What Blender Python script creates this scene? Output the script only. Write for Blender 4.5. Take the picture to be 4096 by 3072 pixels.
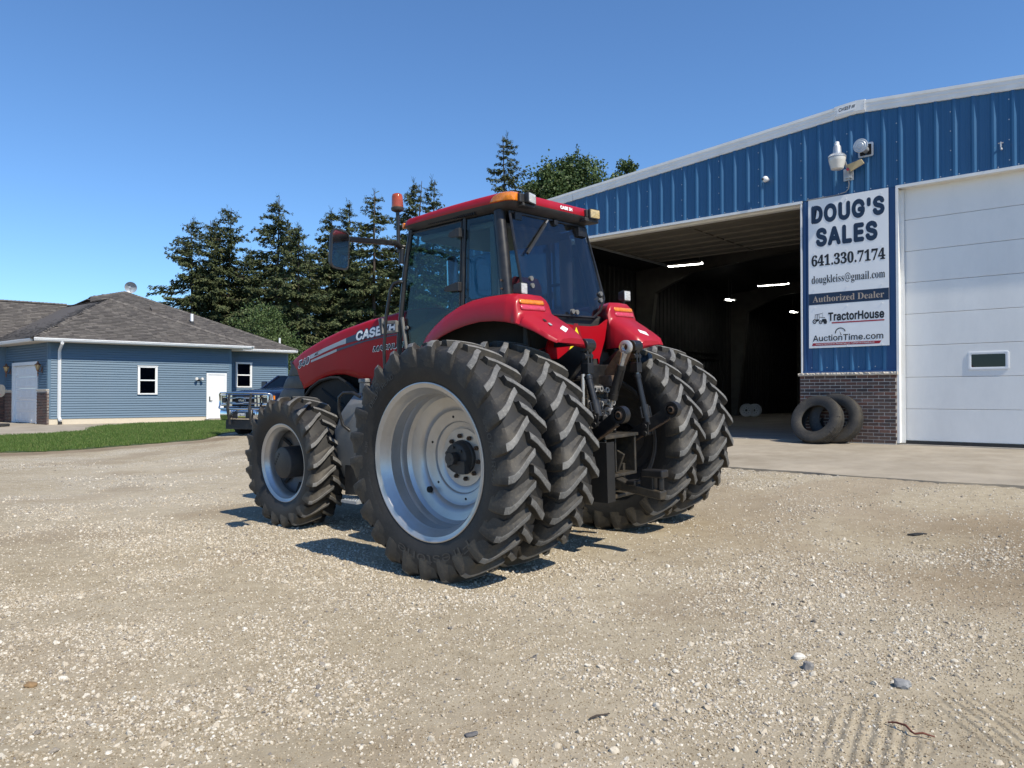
import bpy, bmesh, math, random
import numpy as np
from mathutils import Matrix, Vector
for o in list(bpy.data.objects): bpy.data.objects.remove(o)
SC = bpy.context.scene
COL = SC.collection
R = math.radians
PI = math.pi
rng = np.random.default_rng(7)
random.seed(7)

# ------------------------------------------------------------------ camera, sky, sun, exposure
CAMZ = 1.53
cam = bpy.data.cameras.new('camera'); camo = bpy.data.objects.new('camera', cam); COL.objects.link(camo)
cam.sensor_width = 36.0; cam.lens = 36.0*3036/4096; cam.clip_start = 0.05; cam.clip_end = 3000
camo.location = (0, 0, CAMZ); camo.rotation_euler = (R(90)+math.atan(46/3036), 0, 0)
SC.camera = camo
SUN_EL, SUN_PHI = R(50.5), R(42)
W = bpy.data.worlds.new('World'); SC.world = W; W.use_nodes = True
nt = W.node_tree; nt.nodes.clear()
sky = nt.nodes.new('ShaderNodeTexSky'); sky.sky_type = 'NISHITA'; sky.sun_disc = False
sky.sun_elevation = SUN_EL; sky.sun_rotation = PI - SUN_PHI
sky.altitude = 300; sky.air_density = 1.0; sky.dust_density = 0.0; sky.ozone_density = 5.0
bg = nt.nodes.new('ShaderNodeBackground'); bg.inputs['Strength'].default_value = 0.11
wo = nt.nodes.new('ShaderNodeOutputWorld')
gr_ = nt.nodes.new('ShaderNodeMix'); gr_.data_type = 'RGBA'; gr_.blend_type = 'MULTIPLY'; gr_.inputs[0].default_value = 1; gr_.inputs[7].default_value = (.84, 1.06, 1.23, 1)   # uniform white balance of the whole sky
nt.links.new(sky.outputs[0], gr_.inputs[6]); nt.links.new(gr_.outputs[2], bg.inputs[0]); nt.links.new(bg.outputs[0], wo.inputs[0])
sun = bpy.data.lights.new('sun', 'SUN'); sun.energy = 4.4; sun.angle = R(0.53); sun.color = (1, 0.92, 0.78)
suno = bpy.data.objects.new('sun', sun); COL.objects.link(suno)
to_sun = Vector((math.sin(SUN_PHI)*math.cos(SUN_EL), -math.cos(SUN_PHI)*math.cos(SUN_EL), math.sin(SUN_EL)))
suno.rotation_euler = to_sun.to_track_quat('Z', 'Y').to_euler(); suno.location = to_sun*50
SC.view_settings.view_transform = 'Standard'; SC.view_settings.look = 'None'
SC.view_settings.exposure = 0.35; SC.view_settings.gamma = 1.0; SC.view_settings.use_curve_mapping = False
SC.cycles.max_bounces = 8; SC.cycles.transparent_max_bounces = 16

# ------------------------------------------------------------------ helpers
def smooth01(a): a = np.clip(a, 0, 1); return a*a*(3-2*a)

class MB:
    def __init__(s): s.v = []; s.f = []; s.m = []
    def add(s, vs, fs, mi=0, M=None):
        n = len(s.v)
        if M is not None: vs = [tuple(M @ Vector(p)) for p in vs]
        s.v += [tuple(float(c) for c in p) for p in vs]
        s.f += [tuple(i+n for i in f) for f in fs]; s.m += [mi]*len(fs); return s
    def bb(s, x0, x1, y0, y1, z0, z1, mi=0, M=None):
        return s.add([(x0,y0,z0),(x1,y0,z0),(x1,y1,z0),(x0,y1,z0),(x0,y0,z1),(x1,y0,z1),(x1,y1,z1),(x0,y1,z1)],
                     [(0,3,2,1),(4,5,6,7),(0,1,5,4),(1,2,6,5),(2,3,7,6),(3,0,4,7)], mi, M)
    def bar(s, p0, p1, w, h, up=(0,0,1), mi=0):
        p0, p1, up = Vector(p0), Vector(p1), Vector(up); d = (p1-p0).normalized()
        a = d.cross(up).normalized()*w/2; b = a.cross(d).normalized()*h/2
        vs = [p+i*a+j*b for p in (p0, p1) for i, j in ((-1,-1),(1,-1),(1,1),(-1,1))]
        return s.add(vs, [(0,1,2,3),(7,6,5,4),(0,4,5,1),(1,5,6,2),(2,6,7,3),(3,7,4,0)], mi)
    def tube(s, pts, r, n=8, mi=0, caps=True):
        pts = [Vector(p) for p in pts]; k = len(pts); rr = r if isinstance(r, (list, tuple)) else [r]*k
        d0 = (pts[1]-pts[0]).normalized(); ref = Vector((0,0,1)) if abs(d0.z) < .9 else Vector((1,0,0))
        a = d0.cross(ref).normalized(); vs = []
        for i, p in enumerate(pts):
            d = (pts[min(i+1,k-1)]-pts[max(i-1,0)]).normalized()
            a = (a-d*a.dot(d)).normalized(); b = d.cross(a)
            vs += [p+(a*math.cos(2*PI*j/n)+b*math.sin(2*PI*j/n))*rr[i] for j in range(n)]
        fs = [(i*n+j, i*n+(j+1)%n, (i+1)*n+(j+1)%n, (i+1)*n+j) for i in range(k-1) for j in range(n)]
        if caps: fs += [tuple(range(n))[::-1], tuple(range((k-1)*n, k*n))]
        return s.add(vs, fs, mi)
    def cyl(s, p0, p1, r0, r1=None, n=16, mi=0, caps=True): return s.tube([p0, p1], [r0, r0 if r1 is None else r1], n, mi, caps)
    def lathe(s, prof, n=48, c=(0,0,0), mi=0, axis='y', M=None, a0=0, a1=2*PI):
        full = abs(a1-a0-2*PI) < 1e-6; m = n if full else n+1; vs = []
        for (h, r) in prof:
            for j in range(m):
                t = a0+(a1-a0)*j/n; x, z = r*math.cos(t), r*math.sin(t)
                if axis == 'y': p = (x, h, z)
                elif axis == 'z': p = (x, z, h)
                else: p = (h, x, z)
                vs.append((c[0]+p[0], c[1]+p[1], c[2]+p[2]))
        fs = [(i*m+j, i*m+(j+1)%m, (i+1)*m+(j+1)%m, (i+1)*m+j) for i in range(len(prof)-1) for j in range(n)]
        return s.add(vs, fs, mi, M)
    def prism(s, poly, axis, a0, a1, mi=0, M=None):
        def P(u, v, a): return {'x':(a,u,v),'y':(u,a,v),'z':(u,v,a)}[axis]
        n = len(poly); vs = [P(u,v,a0) for u,v in poly]+[P(u,v,a1) for u,v in poly]
        return s.add(vs, [tuple(range(n))[::-1], tuple(range(n,2*n))]+[(i,(i+1)%n,n+(i+1)%n,n+i) for i in range(n)], mi, M)
    def loft(s, rows, closed=False, mi=0, cap=False):
        n = len(rows[0]); vs = [p for r in rows for p in r]; m = n if closed else n-1
        fs = [(i*n+j, i*n+(j+1)%n, (i+1)*n+(j+1)%n, (i+1)*n+j) for i in range(len(rows)-1) for j in range(m)]
        if cap: fs += [tuple(range(n))[::-1], tuple(range((len(rows)-1)*n, len(rows)*n))]
        return s.add(vs, fs, mi)
    def poly(s, pts, mi=0): return s.add(pts, [tuple(range(len(pts)))], mi)
    def slab(s, pts, off, mi=0):          # polygon in space given a thickness vector
        o = Vector(off); n = len(pts); vs = [Vector(p) for p in pts]; vs = vs+[p+o for p in vs]
        return s.add(vs, [tuple(range(n))[::-1], tuple(range(n,2*n))]+[(i,(i+1)%n,n+(i+1)%n,n+i) for i in range(n)], mi)
    def mesh(s, name, mats, smooth=None, bevel=None, seg=2, fixn=True, merge=False):
        me = bpy.data.meshes.new(name); me.from_pydata(s.v, [], s.f)
        for m in (mats if isinstance(mats, (list, tuple)) else [mats]): me.materials.append(m)
        if any(s.m): me.polygons.foreach_set('material_index', s.m)
        if bevel or fixn or merge:
            bm = bmesh.new(); bm.from_mesh(me)
            if merge: bmesh.ops.remove_doubles(bm, verts=bm.verts, dist=1e-4)
            if fixn: bmesh.ops.recalc_face_normals(bm, faces=bm.faces)
            if bevel:
                es = [e for e in bm.edges if len(e.link_faces) == 2 and e.calc_face_angle(0) > R(28)]
                bmesh.ops.bevel(bm, geom=es, offset=bevel, segments=seg, profile=.5, affect='EDGES', clamp_overlap=True)
            bm.to_mesh(me); bm.free()
        if smooth is not None:
            me.shade_smooth(); me.set_sharp_from_angle(angle=R(smooth))
        me.update(); return me
    def build(s, name, mats, parent=None, **k): return link(name, s.mesh(name, mats, **k), parent)

def link(name, data, parent=None, loc=None):
    o = bpy.data.objects.new(name, data); COL.objects.link(o)
    if parent is not None: o.parent = parent
    if loc is not None: o.location = loc
    return o
def tag(o, label=None, cat=None, group=None, kind=None):
    if label: o['label'] = label
    if cat: o['category'] = cat
    if group: o['group'] = group
    if kind: o['kind'] = kind
    return o
def thing(name, label, cat, M=None, group=None):
    o = bpy.data.objects.new(name, None); COL.objects.link(o); o.empty_display_size = .2
    if M is not None: o.matrix_world = M
    return tag(o, label, cat, group)
def copy_tree(o, parent=None):
    c = o.copy(); COL.objects.link(c)
    if parent is not None: c.parent = parent
    for ch in list(o.children): copy_tree(ch, c)
    return c
def frame(o, ex, ey, ez=(0,0,1)):
    M = Matrix.Identity(4)
    for i, a in enumerate((ex, ey, ez)):
        for j in range(3): M[j][i] = a[j]
    for j in range(3): M[j][3] = o[j]
    return M
def rotm(ax, deg, loc=(0,0,0)): return Matrix.Translation(loc) @ Matrix.Rotation(R(deg), 4, ax)

# value noise (numpy)
_perm = rng.permutation(512); _val = rng.random(512)
def vnoise(x, y):
    xi, yi = np.floor(x).astype(int), np.floor(y).astype(int); fx, fy = x-xi, y-yi
    fx, fy = fx*fx*(3-2*fx), fy*fy*(3-2*fy)
    g = lambda a, b: _val[_perm[(_perm[a % 512]+b) % 512]]
    return (g(xi,yi)*(1-fx)+g(xi+1,yi)*fx)*(1-fy)+(g(xi,yi+1)*(1-fx)+g(xi+1,yi+1)*fx)*fy
def fbm(x, y, o=4):
    r = 0; a = .5; 
    for i in range(o): r = r+a*vnoise(x*2**i+17*i, y*2**i+31*i); a *= .5
    return r/(1-.5**o)

# ------------------------------------------------------------------ materials
def N(nt, t, **k):
    n = nt.nodes.new('ShaderNode'+t)
    for a, v in k.items():
        if a in n.inputs: n.inputs[a].default_value = v
        else: setattr(n, a, v)
    return n
def newmat(name):
    m = bpy.data.materials.new(name); m.use_nodes = True; nt = m.node_tree
    b = next(n for n in nt.nodes if n.type == 'BSDF_PRINCIPLED'); return m, nt, b
def ramp(nt, fac, stops):
    r = N(nt, 'ValToRGB'); cr = r.color_ramp
    while len(cr.elements) < len(stops): cr.elements.new(.5)
    for e, (p, c) in zip(cr.elements, stops):
        e.position = p; e.color = (*c, 1) if len(c) == 3 else c
    nt.links.new(fac, r.inputs[0]); return r.outputs[0]
def coord(nt, kind='Object', scale=(1,1,1)):
    t = N(nt, 'TexCoord'); mp = N(nt, 'Mapping'); mp.inputs['Scale'].default_value = scale
    nt.links.new(t.outputs[kind], mp.inputs[0]); return mp.outputs[0]
def noise(nt, vec, scale, detail=4, rough=.6):
    n = N(nt, 'TexNoise'); n.inputs['Scale'].default_value = scale; n.inputs['Detail'].default_value = detail
    n.inputs['Roughness'].default_value = rough; nt.links.new(vec, n.inputs['Vector']); return n.outputs['Fac']
def mix(nt, fac, a, b, mode='MIX'):
    m = N(nt, 'Mix'); m.data_type = 'RGBA'; m.blend_type = mode
    for s, v in ((m.inputs[0], fac), (m.inputs[6], a), (m.inputs[7], b)):
        if hasattr(v, 'links') or hasattr(v, 'is_linked'): nt.links.new(v, s)
        else: s.default_value = v if isinstance(v, (int, float)) else (*v, 1)
    return m.outputs[2]
def bumpn(nt, b, h, strength, dist, prev=None):
    n = N(nt, 'Bump'); n.inputs['Strength'].default_value = strength; n.inputs['Distance'].default_value = dist
    nt.links.new(h, n.inputs['Height']); nt.links.new(n.outputs[0], b.inputs['Normal'])
    if prev is not None: nt.links.new(prev, n.inputs['Normal'])
    return n.outputs[0]
def mat(name, col, rough=.5, metal=0., var=.12, vscale=3., dirt=None, dscale=2.5, damt=.4, bump=0., bscale=40., coat=0., spec=.5, stretch=(1,1,1)):
    m, nt, b = newmat(name); v = coord(nt, 'Object', stretch)
    n1 = noise(nt, v, vscale); lo = tuple(c*(1-var) for c in col); hi = tuple(min(1, c*(1+var)) for c in col)
    c = ramp(nt, n1, [(.3, lo), (.7, hi)])
    if dirt:
        n2 = noise(nt, v, dscale, 8, .7); f = ramp(nt, n2, [(.45, (0,0,0)), (.75, (damt,)*3)])
        c = mix(nt, f, c, dirt)
    nt.links.new(c, b.inputs['Base Color'])
    n3 = noise(nt, v, vscale*4); rr = N(nt, 'MapRange'); rr.inputs[3].default_value = max(.02, rough-.1); rr.inputs[4].default_value = min(1, rough+.1)
    nt.links.new(n3, rr.inputs[0]); nt.links.new(rr.outputs[0], b.inputs['Roughness'])
    b.inputs['Metallic'].default_value = metal; b.inputs['Specular IOR Level'].default_value = spec
    if coat: b.inputs['Coat Weight'].default_value = coat; b.inputs['Coat Roughness'].default_value = .08
    if bump: bumpn(nt, b, noise(nt, v, bscale, 4), .6, bump)
    return m
def glass(name, tint=(.45,.6,.62), rough=0., ior=1.5, dirt=0.):
    m, nt, b = newmat(name); nt.nodes.remove(b); out = next(n for n in nt.nodes if n.type == 'OUTPUT_MATERIAL')
    tr = N(nt, 'BsdfTransparent'); tr.inputs[0].default_value = (*tint, 1)
    gl = N(nt, 'BsdfGlossy'); gl.inputs['Roughness'].default_value = rough
    lw = N(nt, 'LayerWeight'); lw.inputs[0].default_value = .5; f0 = ((ior-1)/(ior+1))**2      # Schlick, the same from both sides of the pane
    pw = N(nt, 'Math', operation='POWER'); nt.links.new(lw.outputs['Facing'], pw.inputs[0]); pw.inputs[1].default_value = 5
    fr = N(nt, 'Math', operation='MULTIPLY_ADD'); nt.links.new(pw.outputs[0], fr.inputs[0]); fr.inputs[1].default_value = 1-f0; fr.inputs[2].default_value = f0
    mx = N(nt, 'MixShader'); nt.links.new(fr.outputs[0], mx.inputs[0]); nt.links.new(tr.outputs[0], mx.inputs[1]); nt.links.new(gl.outputs[0], mx.inputs[2])
    last = mx.outputs[0]
    if dirt:
        d = N(nt, 'BsdfDiffuse'); d.inputs[0].default_value = (.35,.32,.28,1)
        v = coord(nt, 'Object', (6, 6, 1.2)); f = ramp(nt, noise(nt, v, 2.2, 8, .75), [(.48, (.002,)*3), (.8, (dirt,)*3)])
        m2 = N(nt, 'MixShader'); nt.links.new(f, m2.inputs[0]); nt.links.new(last, m2.inputs[1]); nt.links.new(d.outputs[0], m2.inputs[2]); last = m2.outputs[0]
    nt.links.new(last, out.inputs[0]); return m
def emit(name, col, s):
    m, nt, b = newmat(name); b.inputs['Emission Color'].default_value = (*col, 1); b.inputs['Emission Strength'].default_value = s
    b.inputs['Base Color'].default_value = (.8,.8,.8,1); return m

MT = {}
MT['red'] = mat('red_paint', (.34,.003,.009), .38, var=.06, vscale=1.5, coat=.03, spec=.12, dirt=(.30,.012,.018), dscale=5, damt=.3)
MT['redfade'] = mat('faded_red_paint', (.345,.008,.018), .38, var=.1, vscale=2, coat=.08, spec=.32, dirt=(.32,.022,.03), dscale=4, damt=.35)
MT['black'] = mat('black_paint', (.012,.012,.013), .38, var=.2, dirt=(.07,.06,.045), dscale=6, damt=.35)
MT['blackplastic'] = mat('black_plastic', (.022,.023,.025), .55, var=.15, dirt=(.09,.08,.065), dscale=4, damt=.4)
MT['blackdull'] = mat('dull_black', (.008,.008,.008), .8, var=.2, dirt=(.03,.026,.02), damt=.4)
MT['castiron'] = mat('greasy_cast_iron', (.03,.027,.022), .5, var=.35, vscale=9, dirt=(.10,.075,.045), dscale=10, damt=.7, bump=.004, bscale=60)
MT['steel'] = mat('bare_steel', (.55,.53,.50), .38, .6, var=.2, vscale=14, dirt=(.30,.23,.16), dscale=12, damt=.5)
MT['rust'] = mat('rusty_steel', (.10,.066,.044), .7, .3, var=.4, vscale=20, bump=.002, bscale=120)
MT['silver'] = mat('silver_rim_paint', (.50,.495,.485), .34, .62, var=.06, vscale=2.5, dirt=(.36,.33,.28), dscale=3.5, damt=.5)
MT['greyrim'] = mat('grey_rim_paint', (.13,.13,.135), .45, .4, var=.15, vscale=4, dirt=(.16,.14,.11), dscale=5, damt=.6)
MT['greyplastic'] = mat('grey_plastic', (.15,.15,.145), .5, var=.1, dirt=(.26,.23,.18), dscale=4, damt=.5)
MT['chrome'] = mat('chrome', (.75,.76,.78), .08, 1., var=.03)
MT['amber'] = mat('amber_lens', (.75,.22,.012), .18, var=.25, vscale=30, coat=.6)
MT['redlens'] = mat('red_lens', (.55,.05,.09), .2, var=.2, vscale=30, coat=.6)
MT['orange'] = mat('orange_beacon', (.36,.060,.010), .15, var=.3, vscale=12, coat=.8)
MT['clearlens'] = mat('clear_ribbed_lens', (.62,.62,.60), .15, .2, var=.35, vscale=60, coat=.6, stretch=(.3,.3,3))
MT['yellowlens'] = mat('yellowed_lens', (.55,.42,.20), .2, .1, var=.35, vscale=50, coat=.5)
MT['yellow'] = mat('fluorescent_yellow', (.85,.72,.02), .5, var=.03)
MT['darkred'] = mat('reflective_dark_red', (.22,.006,.01), .4, var=.1)
MT['white'] = mat('white_paint', (.74,.75,.76), .45, var=.05, dirt=(.55,.52,.46), dscale=2, damt=.3)
MT['whiteprint'] = mat('white_print', (.86,.86,.85), .5, var=.03)
MT['blackprint'] = mat('black_print', (.012,.013,.016), .5, var=.1)
MT['navyprint'] = mat('navy_print', (.009,.027,.065), .45, var=.06)
MT['redprint'] = mat('red_print', (.38,.015,.03), .5, var=.05)
MT['tanprint'] = mat('tan_print', (.45,.36,.28), .5, var=.05)
MT['greyprint'] = mat('silver_print', (.36,.37,.39), .4, .2, var=.06)
MT['interior'] = mat('beige_cab_plastic', (.20,.185,.16), .7, var=.1)
MT['seat'] = mat('red_seat_cloth', (.16,.016,.022), .85, var=.15, vscale=20)
MT['cabglass'] = glass('tinted_cab_glass', (.66,.80,.82), dirt=.012)
MT['rearglass'] = glass('dark_tinted_glass', (.52,.56,.62), ior=1.7, dirt=.03)
MT['winglass'] = glass('house_window_glass', (.10,.11,.12), ior=1.6)
MT['mirror'] = mat('mirror_glass', (.8,.82,.84), .03, 1., var=.01)
MT['concrete'] = mat('concrete', (.345,.300,.235), .85, var=.14, vscale=1.2, dirt=(.20,.165,.115), dscale=.9, damt=.8, bump=.004, bscale=50)
MT['shopfloor'] = mat('dusty_shop_floor', (.30,.28,.25), .7, var=.2, vscale=1.2, dirt=(.14,.12,.1), dscale=.8, damt=.7)
MT['bluesteel'] = mat('blue_ribbed_steel', (.019,.100,.225), .40, var=.07, vscale=1.3, dirt=(.06,.15,.28), dscale=1.1, damt=.3, stretch=(1,1,.25))
MT['bluetrim'] = mat('dark_blue_trim', (.020,.075,.20), .40, var=.06)
MT['trimwhite'] = mat('white_trim_steel', (.80,.80,.78), .42, var=.04, dirt=(.62,.58,.50), dscale=2.4, damt=.4)
MT['doorwhite'] = mat('white_door_steel', (.80,.80,.78), .42, var=.03, vscale=.8, dirt=(.52,.53,.53), dscale=.7, damt=.4, bump=.0006, bscale=220, stretch=(1,1,.4))
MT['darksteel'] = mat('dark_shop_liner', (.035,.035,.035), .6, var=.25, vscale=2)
MT['framesteel'] = mat('grey_frame_steel', (.10,.095,.085), .6, var=.2)
MT['doorinner'] = mat('door_back_steel', (.17,.155,.13), .6, var=.12, vscale=2)
MT['mortar'] = mat('mortar', (.56,.52,.46), .9, var=.15, vscale=15)
BR = [mat('brick_brown_%d' % i, c, .85, var=.25, vscale=14, dirt=(.06,.045,.04), dscale=18, damt=.7, bump=.003, bscale=90) for i, c in
      enumerate([(.135,.062,.045), (.115,.075,.06), (.085,.055,.047), (.16,.085,.065), (.055,.040,.037)])]
MT['stone'] = mat('limestone', (.52,.47,.40), .85, var=.2, vscale=9, bump=.008, bscale=24)
MT['siding'] = mat('blue_vinyl_siding', (.100,.165,.230), .5, var=.05, vscale=1.5, dirt=(.15,.20,.25), dscale=1, damt=.3, bump=.001, bscale=90, stretch=(.2,.2,1))
MT['shed'] = MT['siding']
MT['vinylwhite'] = mat('white_vinyl', (.78,.79,.79), .4, var=.02)
MT['soffit'] = mat('cream_soffit', (.58,.54,.47), .6, var=.05)
MT['foundation'] = mat('cream_foundation', (.62,.55,.43), .85, var=.1, dirt=(.42,.35,.26), dscale=3, damt=.5, bump=.004, bscale=30)
MT['copper'] = mat('aged_copper', (.22,.11,.07), .5, .6, var=.3, vscale=15)
MT['galv'] = mat('galvanised_steel', (.46,.48,.50), .45, .45, var=.12, vscale=8)
MT['lampglass'] = mat('white_lamp_bowl', (.62,.60,.55), .25, var=.06, coat=.3)
MT['tan'] = mat('tan_plastic', (.52,.41,.23), .5, var=.05)
MT['navy'] = mat('navy_car_paint', (.006,.010,.030), .25, .0, var=.05, coat=.45)
MT['redrust'] = mat('red_brown_rust', (.15,.045,.025), .7, var=.3, vscale=30)
MT['screw'] = mat('screw_head', (.55,.56,.58), .4, .5, var=.1)
MT['trunk'] = mat('bark', (.06,.045,.035), .9, var=.3, vscale=6, bump=.02, bscale=14)
MT['cable'] = mat('grey_cable', (.25,.25,.25), .6)
MT['tube'] = emit('fluorescent_tube', (1,.97,.86), 14)
def rubber(name, col, dust, amt):
    m, nt, b = newmat(name); v = coord(nt, 'Object')
    n1 = noise(nt, v, 5, 6, .65); n2 = noise(nt, v, 1.7, 9, .7); n3 = noise(nt, v, 45, 4, .7)
    c = ramp(nt, n1, [(.3, tuple(x*.75 for x in col)), (.7, tuple(x*1.3 for x in col))])
    f = ramp(nt, n2, [(.46, (.05,)*3), (.72, (amt,)*3)]); c = mix(nt, f, c, dust)
    f2 = ramp(nt, n3, [(.5, (0,)*3), (.75, (amt*.6,)*3)]); c = mix(nt, f2, c, tuple(x*1.1 for x in dust))
    nt.links.new(c, b.inputs['Base Color']); b.inputs['Roughness'].default_value = .62; b.inputs['Specular IOR Level'].default_value = .4
    bumpn(nt, b, n3, .5, .003); return m
MT['rubber'] = rubber('tyre_rubber', (.016,.016,.0165), (.062,.056,.046), .36)
MT['rubberdusty'] = rubber('dusty_tread_rubber', (.025,.0245,.024), (.13,.108,.075), .6)
MT['rubberworn'] = rubber('worn_tread_face', (.10,.099,.095), (.29,.28,.26), .9)
MT['emboss'] = mat('embossed_rubber', (.060,.058,.054), .55, var=.2, vscale=20)
# ------------------------------------------------------------------ ground
def hg(x, y):
    x = np.asarray(x, float); y = np.asarray(y, float)
    w = (6.147-x)*.649+(15.65-y)*.760
    h = np.interp(w, [-60,0,4.9,8.1,11.3,16,80], [.57,.57,.41,.11,0,0,.1])
    l = smooth01((-x-6)/10)
    return h*(1-l)+l*np.interp(y, [0,14,20,28,40,400], [0,.02,.16,.29,.33,.33])
def wall_dist(x, y): return (6.147-x)*.649+(15.65-y)*.760
LAWN = [(-8.5,20.75),(-9.0,20.72),(-9.61,20.62),(-10.3,20.3),(-10.83,20.0),(-11.3,19.5),(-11.77,19.16),(-12.8,18.75),(-16,17.2),(-19.6,15.4),(-21.9,14.6),
        (-16.33,24.24),(-15.4,25.1),(-14.77,26.9),(-15.46,27.6),(-15.63,27.9),(-16,29.1),(-16.4,30.6),(-16,33.3),(-13.4,35.7),(-9,38.5),(-4,34),(-6.2,29),(-8.6,23)]
DRIVE = [(-14.77,26.9),(-15.46,27.6),(-15.63,27.9),(-16,29.1),(-16.4,30.6),(-16,33.3),(-13.4,35.7),(-12.4,37.6),(-14,38),(-19.8,33.2),(-23.6,36),(-40,45),(-40,15),(-23,14),(-21.9,14.6),(-16.33,24.24),(-15.4,25.1)]
def inpoly(x, y, P):
    r = np.zeros(np.shape(x), bool); n = len(P)
    for i in range(n):
        (x0, y0), (x1, y1) = P[i], P[(i+1) % n]
        c = ((y0 > y) != (y1 > y)); r ^= c & (x < (x1-x0)*(y-y0)/((y1-y0) or 1e-9)+x0)
    return r
def axis_lines(a, b, st, lo, hi):
    v = list(np.arange(a, b+1e-6, st)); s = st
    x = b
    while x < hi: s *= 1.28; x += s; v.append(x)
    s = st; x = a
    while x > lo: s *= 1.28; x -= s; v.insert(0, x)
    return np.array(v)
TRACKS = ((1.60, 3.42, 30, .27, .46), (2.24, 3.50, 4, .22, .50))
def gravel_amount(x, y):
    a = fbm(x*.85+3.1, y*1.0+8.2, 5); c = fbm(x*2.9+40, y*3.4+11, 4)
    g = smooth01(((a*.58+c*.42)-.455)/.12)
    for cx, cy, ang, rx, ry in TRACKS:
        u, v = (x-cx)*math.cos(R(ang))-(y-cy)*math.sin(R(ang)), (x-cx)*math.sin(R(ang))+(y-cy)*math.cos(R(ang)); g = g*(1-.92*np.exp(-((u/rx)**4+(v/ry)**4)))
    return g
def dirt_strip(x, y):
    # bare earth along the lawn edge and dark patches towards the shop
    ex = [(-8,20.5),(-9.6,20.3),(-10.83,19.6),(-11.77,18.7),(-12.8,18.2),(-16,16.6),(-20,14.6)]
    d = np.full(np.shape(x), 9.)
    for (x0,y0),(x1,y1) in zip(ex[:-1], ex[1:]):
        t = np.clip(((x-x0)*(x1-x0)+(y-y0)*(y1-y0))/((x1-x0)**2+(y1-y0)**2), 0, 1)
        d = np.minimum(d, np.hypot(x-x0-t*(x1-x0), y-y0-t*(y1-y0)))
    a = 1-smooth01((d-.35+.35*(fbm(x*2,y*2,3)-.5))/.45)
    w = wall_dist(x, y); brown = smooth01((fbm(x*.6+9, y*.9+4, 4)-.40)/.22)*smooth01((x-.5)/3.)*(1-smooth01((y-10)/5))*smooth01((y-3.6)/2.)
    damp = smooth01((fbm(x*.8+70, y*1.1+33, 4)-.56)/.14)*.45
    return np.clip(np.maximum(a, np.maximum(brown*.62, damp)), 0, 1)
XS = axis_lines(-15, 9, .14, -900, 900); YS = axis_lines(1.6, 23, .14, -900, 1500)
GX, GY = np.meshgrid(XS, YS)
GZ = hg(GX, GY); near = np.exp(-((GX+2)**2/300+(GY-9)**2/300))
GZ = GZ+near*(.030*(fbm(GX*.9, GY*.9, 3)-.5)+.022*(fbm(GX*3.1+5, GY*3.1, 2)-.5))
wd = wall_dist(GX, GY); al = (GX-6.147)*.760-(GY-15.65)*.649
under = (wd < 4.78) & (al > -10.4) & (al < 16); GZ = np.where(under & (wd > -40), GZ-.10, GZ)
GZ = np.where(inpoly(GX, GY, LAWN) | inpoly(GX, GY, DRIVE), GZ-.06, GZ)
nx, ny = len(XS), len(YS)
gm = bpy.data.meshes.new('ground')
idx = np.arange(nx*ny).reshape(ny, nx)
gm.from_pydata(np.c_[GX.ravel(), GY.ravel(), GZ.ravel()].tolist(), [], np.stack([idx[:-1,:-1], idx[:-1,1:], idx[1:,1:], idx[1:,:-1]], -1).reshape(-1, 4).tolist())
for nm, fn in (('gravel', gravel_amount), ('dirt', dirt_strip)):
    at = gm.attributes.new(nm, 'FLOAT', 'POINT'); at.data.foreach_set('value', fn(GX, GY).ravel().astype(np.float32))
gm.shade_smooth()
m, nt, b = newmat('gravel_yard')
v = coord(nt, 'Object')
ag = N(nt, 'Attribute'); ag.attribute_name = 'gravel'; ad = N(nt, 'Attribute'); ad.attribute_name = 'dirt'
n1 = noise(nt, v, .55, 8, .65); n2 = noise(nt, v, 7, 8, .7); n3 = noise(nt, v, 60, 4, .6)
dirtc = ramp(nt, n1, [(.32, (.225,.180,.116)), (.5, (.325,.270,.183)), (.7, (.425,.368,.265))])
dirtc = mix(nt, .6, dirtc, ramp(nt, n2, [(.3, (.22,.178,.118)), (.7, (.45,.39,.285))]))
def stones(scale):
    vo = N(nt, 'TexVoronoi'); vo.inputs['Scale'].default_value = scale; nt.links.new(v, vo.inputs['Vector'])
    s = N(nt, 'SeparateColor'); nt.links.new(vo.outputs['Color'], s.inputs[0])
    c = ramp(nt, s.outputs[0], [(0, (.20,.175,.145)), (.12, (.40,.345,.265)), (.45, (.53,.47,.375)), (.8, (.64,.59,.49)), (1, (.72,.69,.61))])
    edge = ramp(nt, vo.outputs['Distance'], [(.30, (1,1,1)), (.60, (0,0,0))])
    return c, edge, s.outputs[1]
c1, e1, r1 = stones(34); c2, e2, r2 = stones(85)
th = N(nt, 'Math', operation='MULTIPLY_ADD'); nt.links.new(ag.outputs['Fac'], th.inputs[0]); th.inputs[1].default_value = .62; th.inputs[2].default_value = .18
# loose stones lie as real geometry near the tractor; the crushed stone pressed into the far yard is relief in the surface
sp_ = N(nt, 'SeparateXYZ'); nt.links.new(v, sp_.inputs[0]); mr_ = N(nt, 'MapRange'); mr_.inputs[1].default_value = 7.5; mr_.inputs[2].default_value = 12.0; mr_.inputs[3].default_value = .06; mr_.inputs[4].default_value = 1.0
nt.links.new(sp_.outputs[1], mr_.inputs[0]); thm = N(nt, 'Math', operation='MULTIPLY'); nt.links.new(th.outputs[0], thm.inputs[0]); nt.links.new(mr_.outputs[0], thm.inputs[1]); th = thm
cov = N(nt, 'Math', operation='LESS_THAN'); nt.links.new(r1, cov.inputs[0]); nt.links.new(th.outputs[0], cov.inputs[1])
k1 = N(nt, 'Math', operation='MULTIPLY'); nt.links.new(cov.outputs[0], k1.inputs[0]); nt.links.new(e1, k1.inputs[1])
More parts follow.
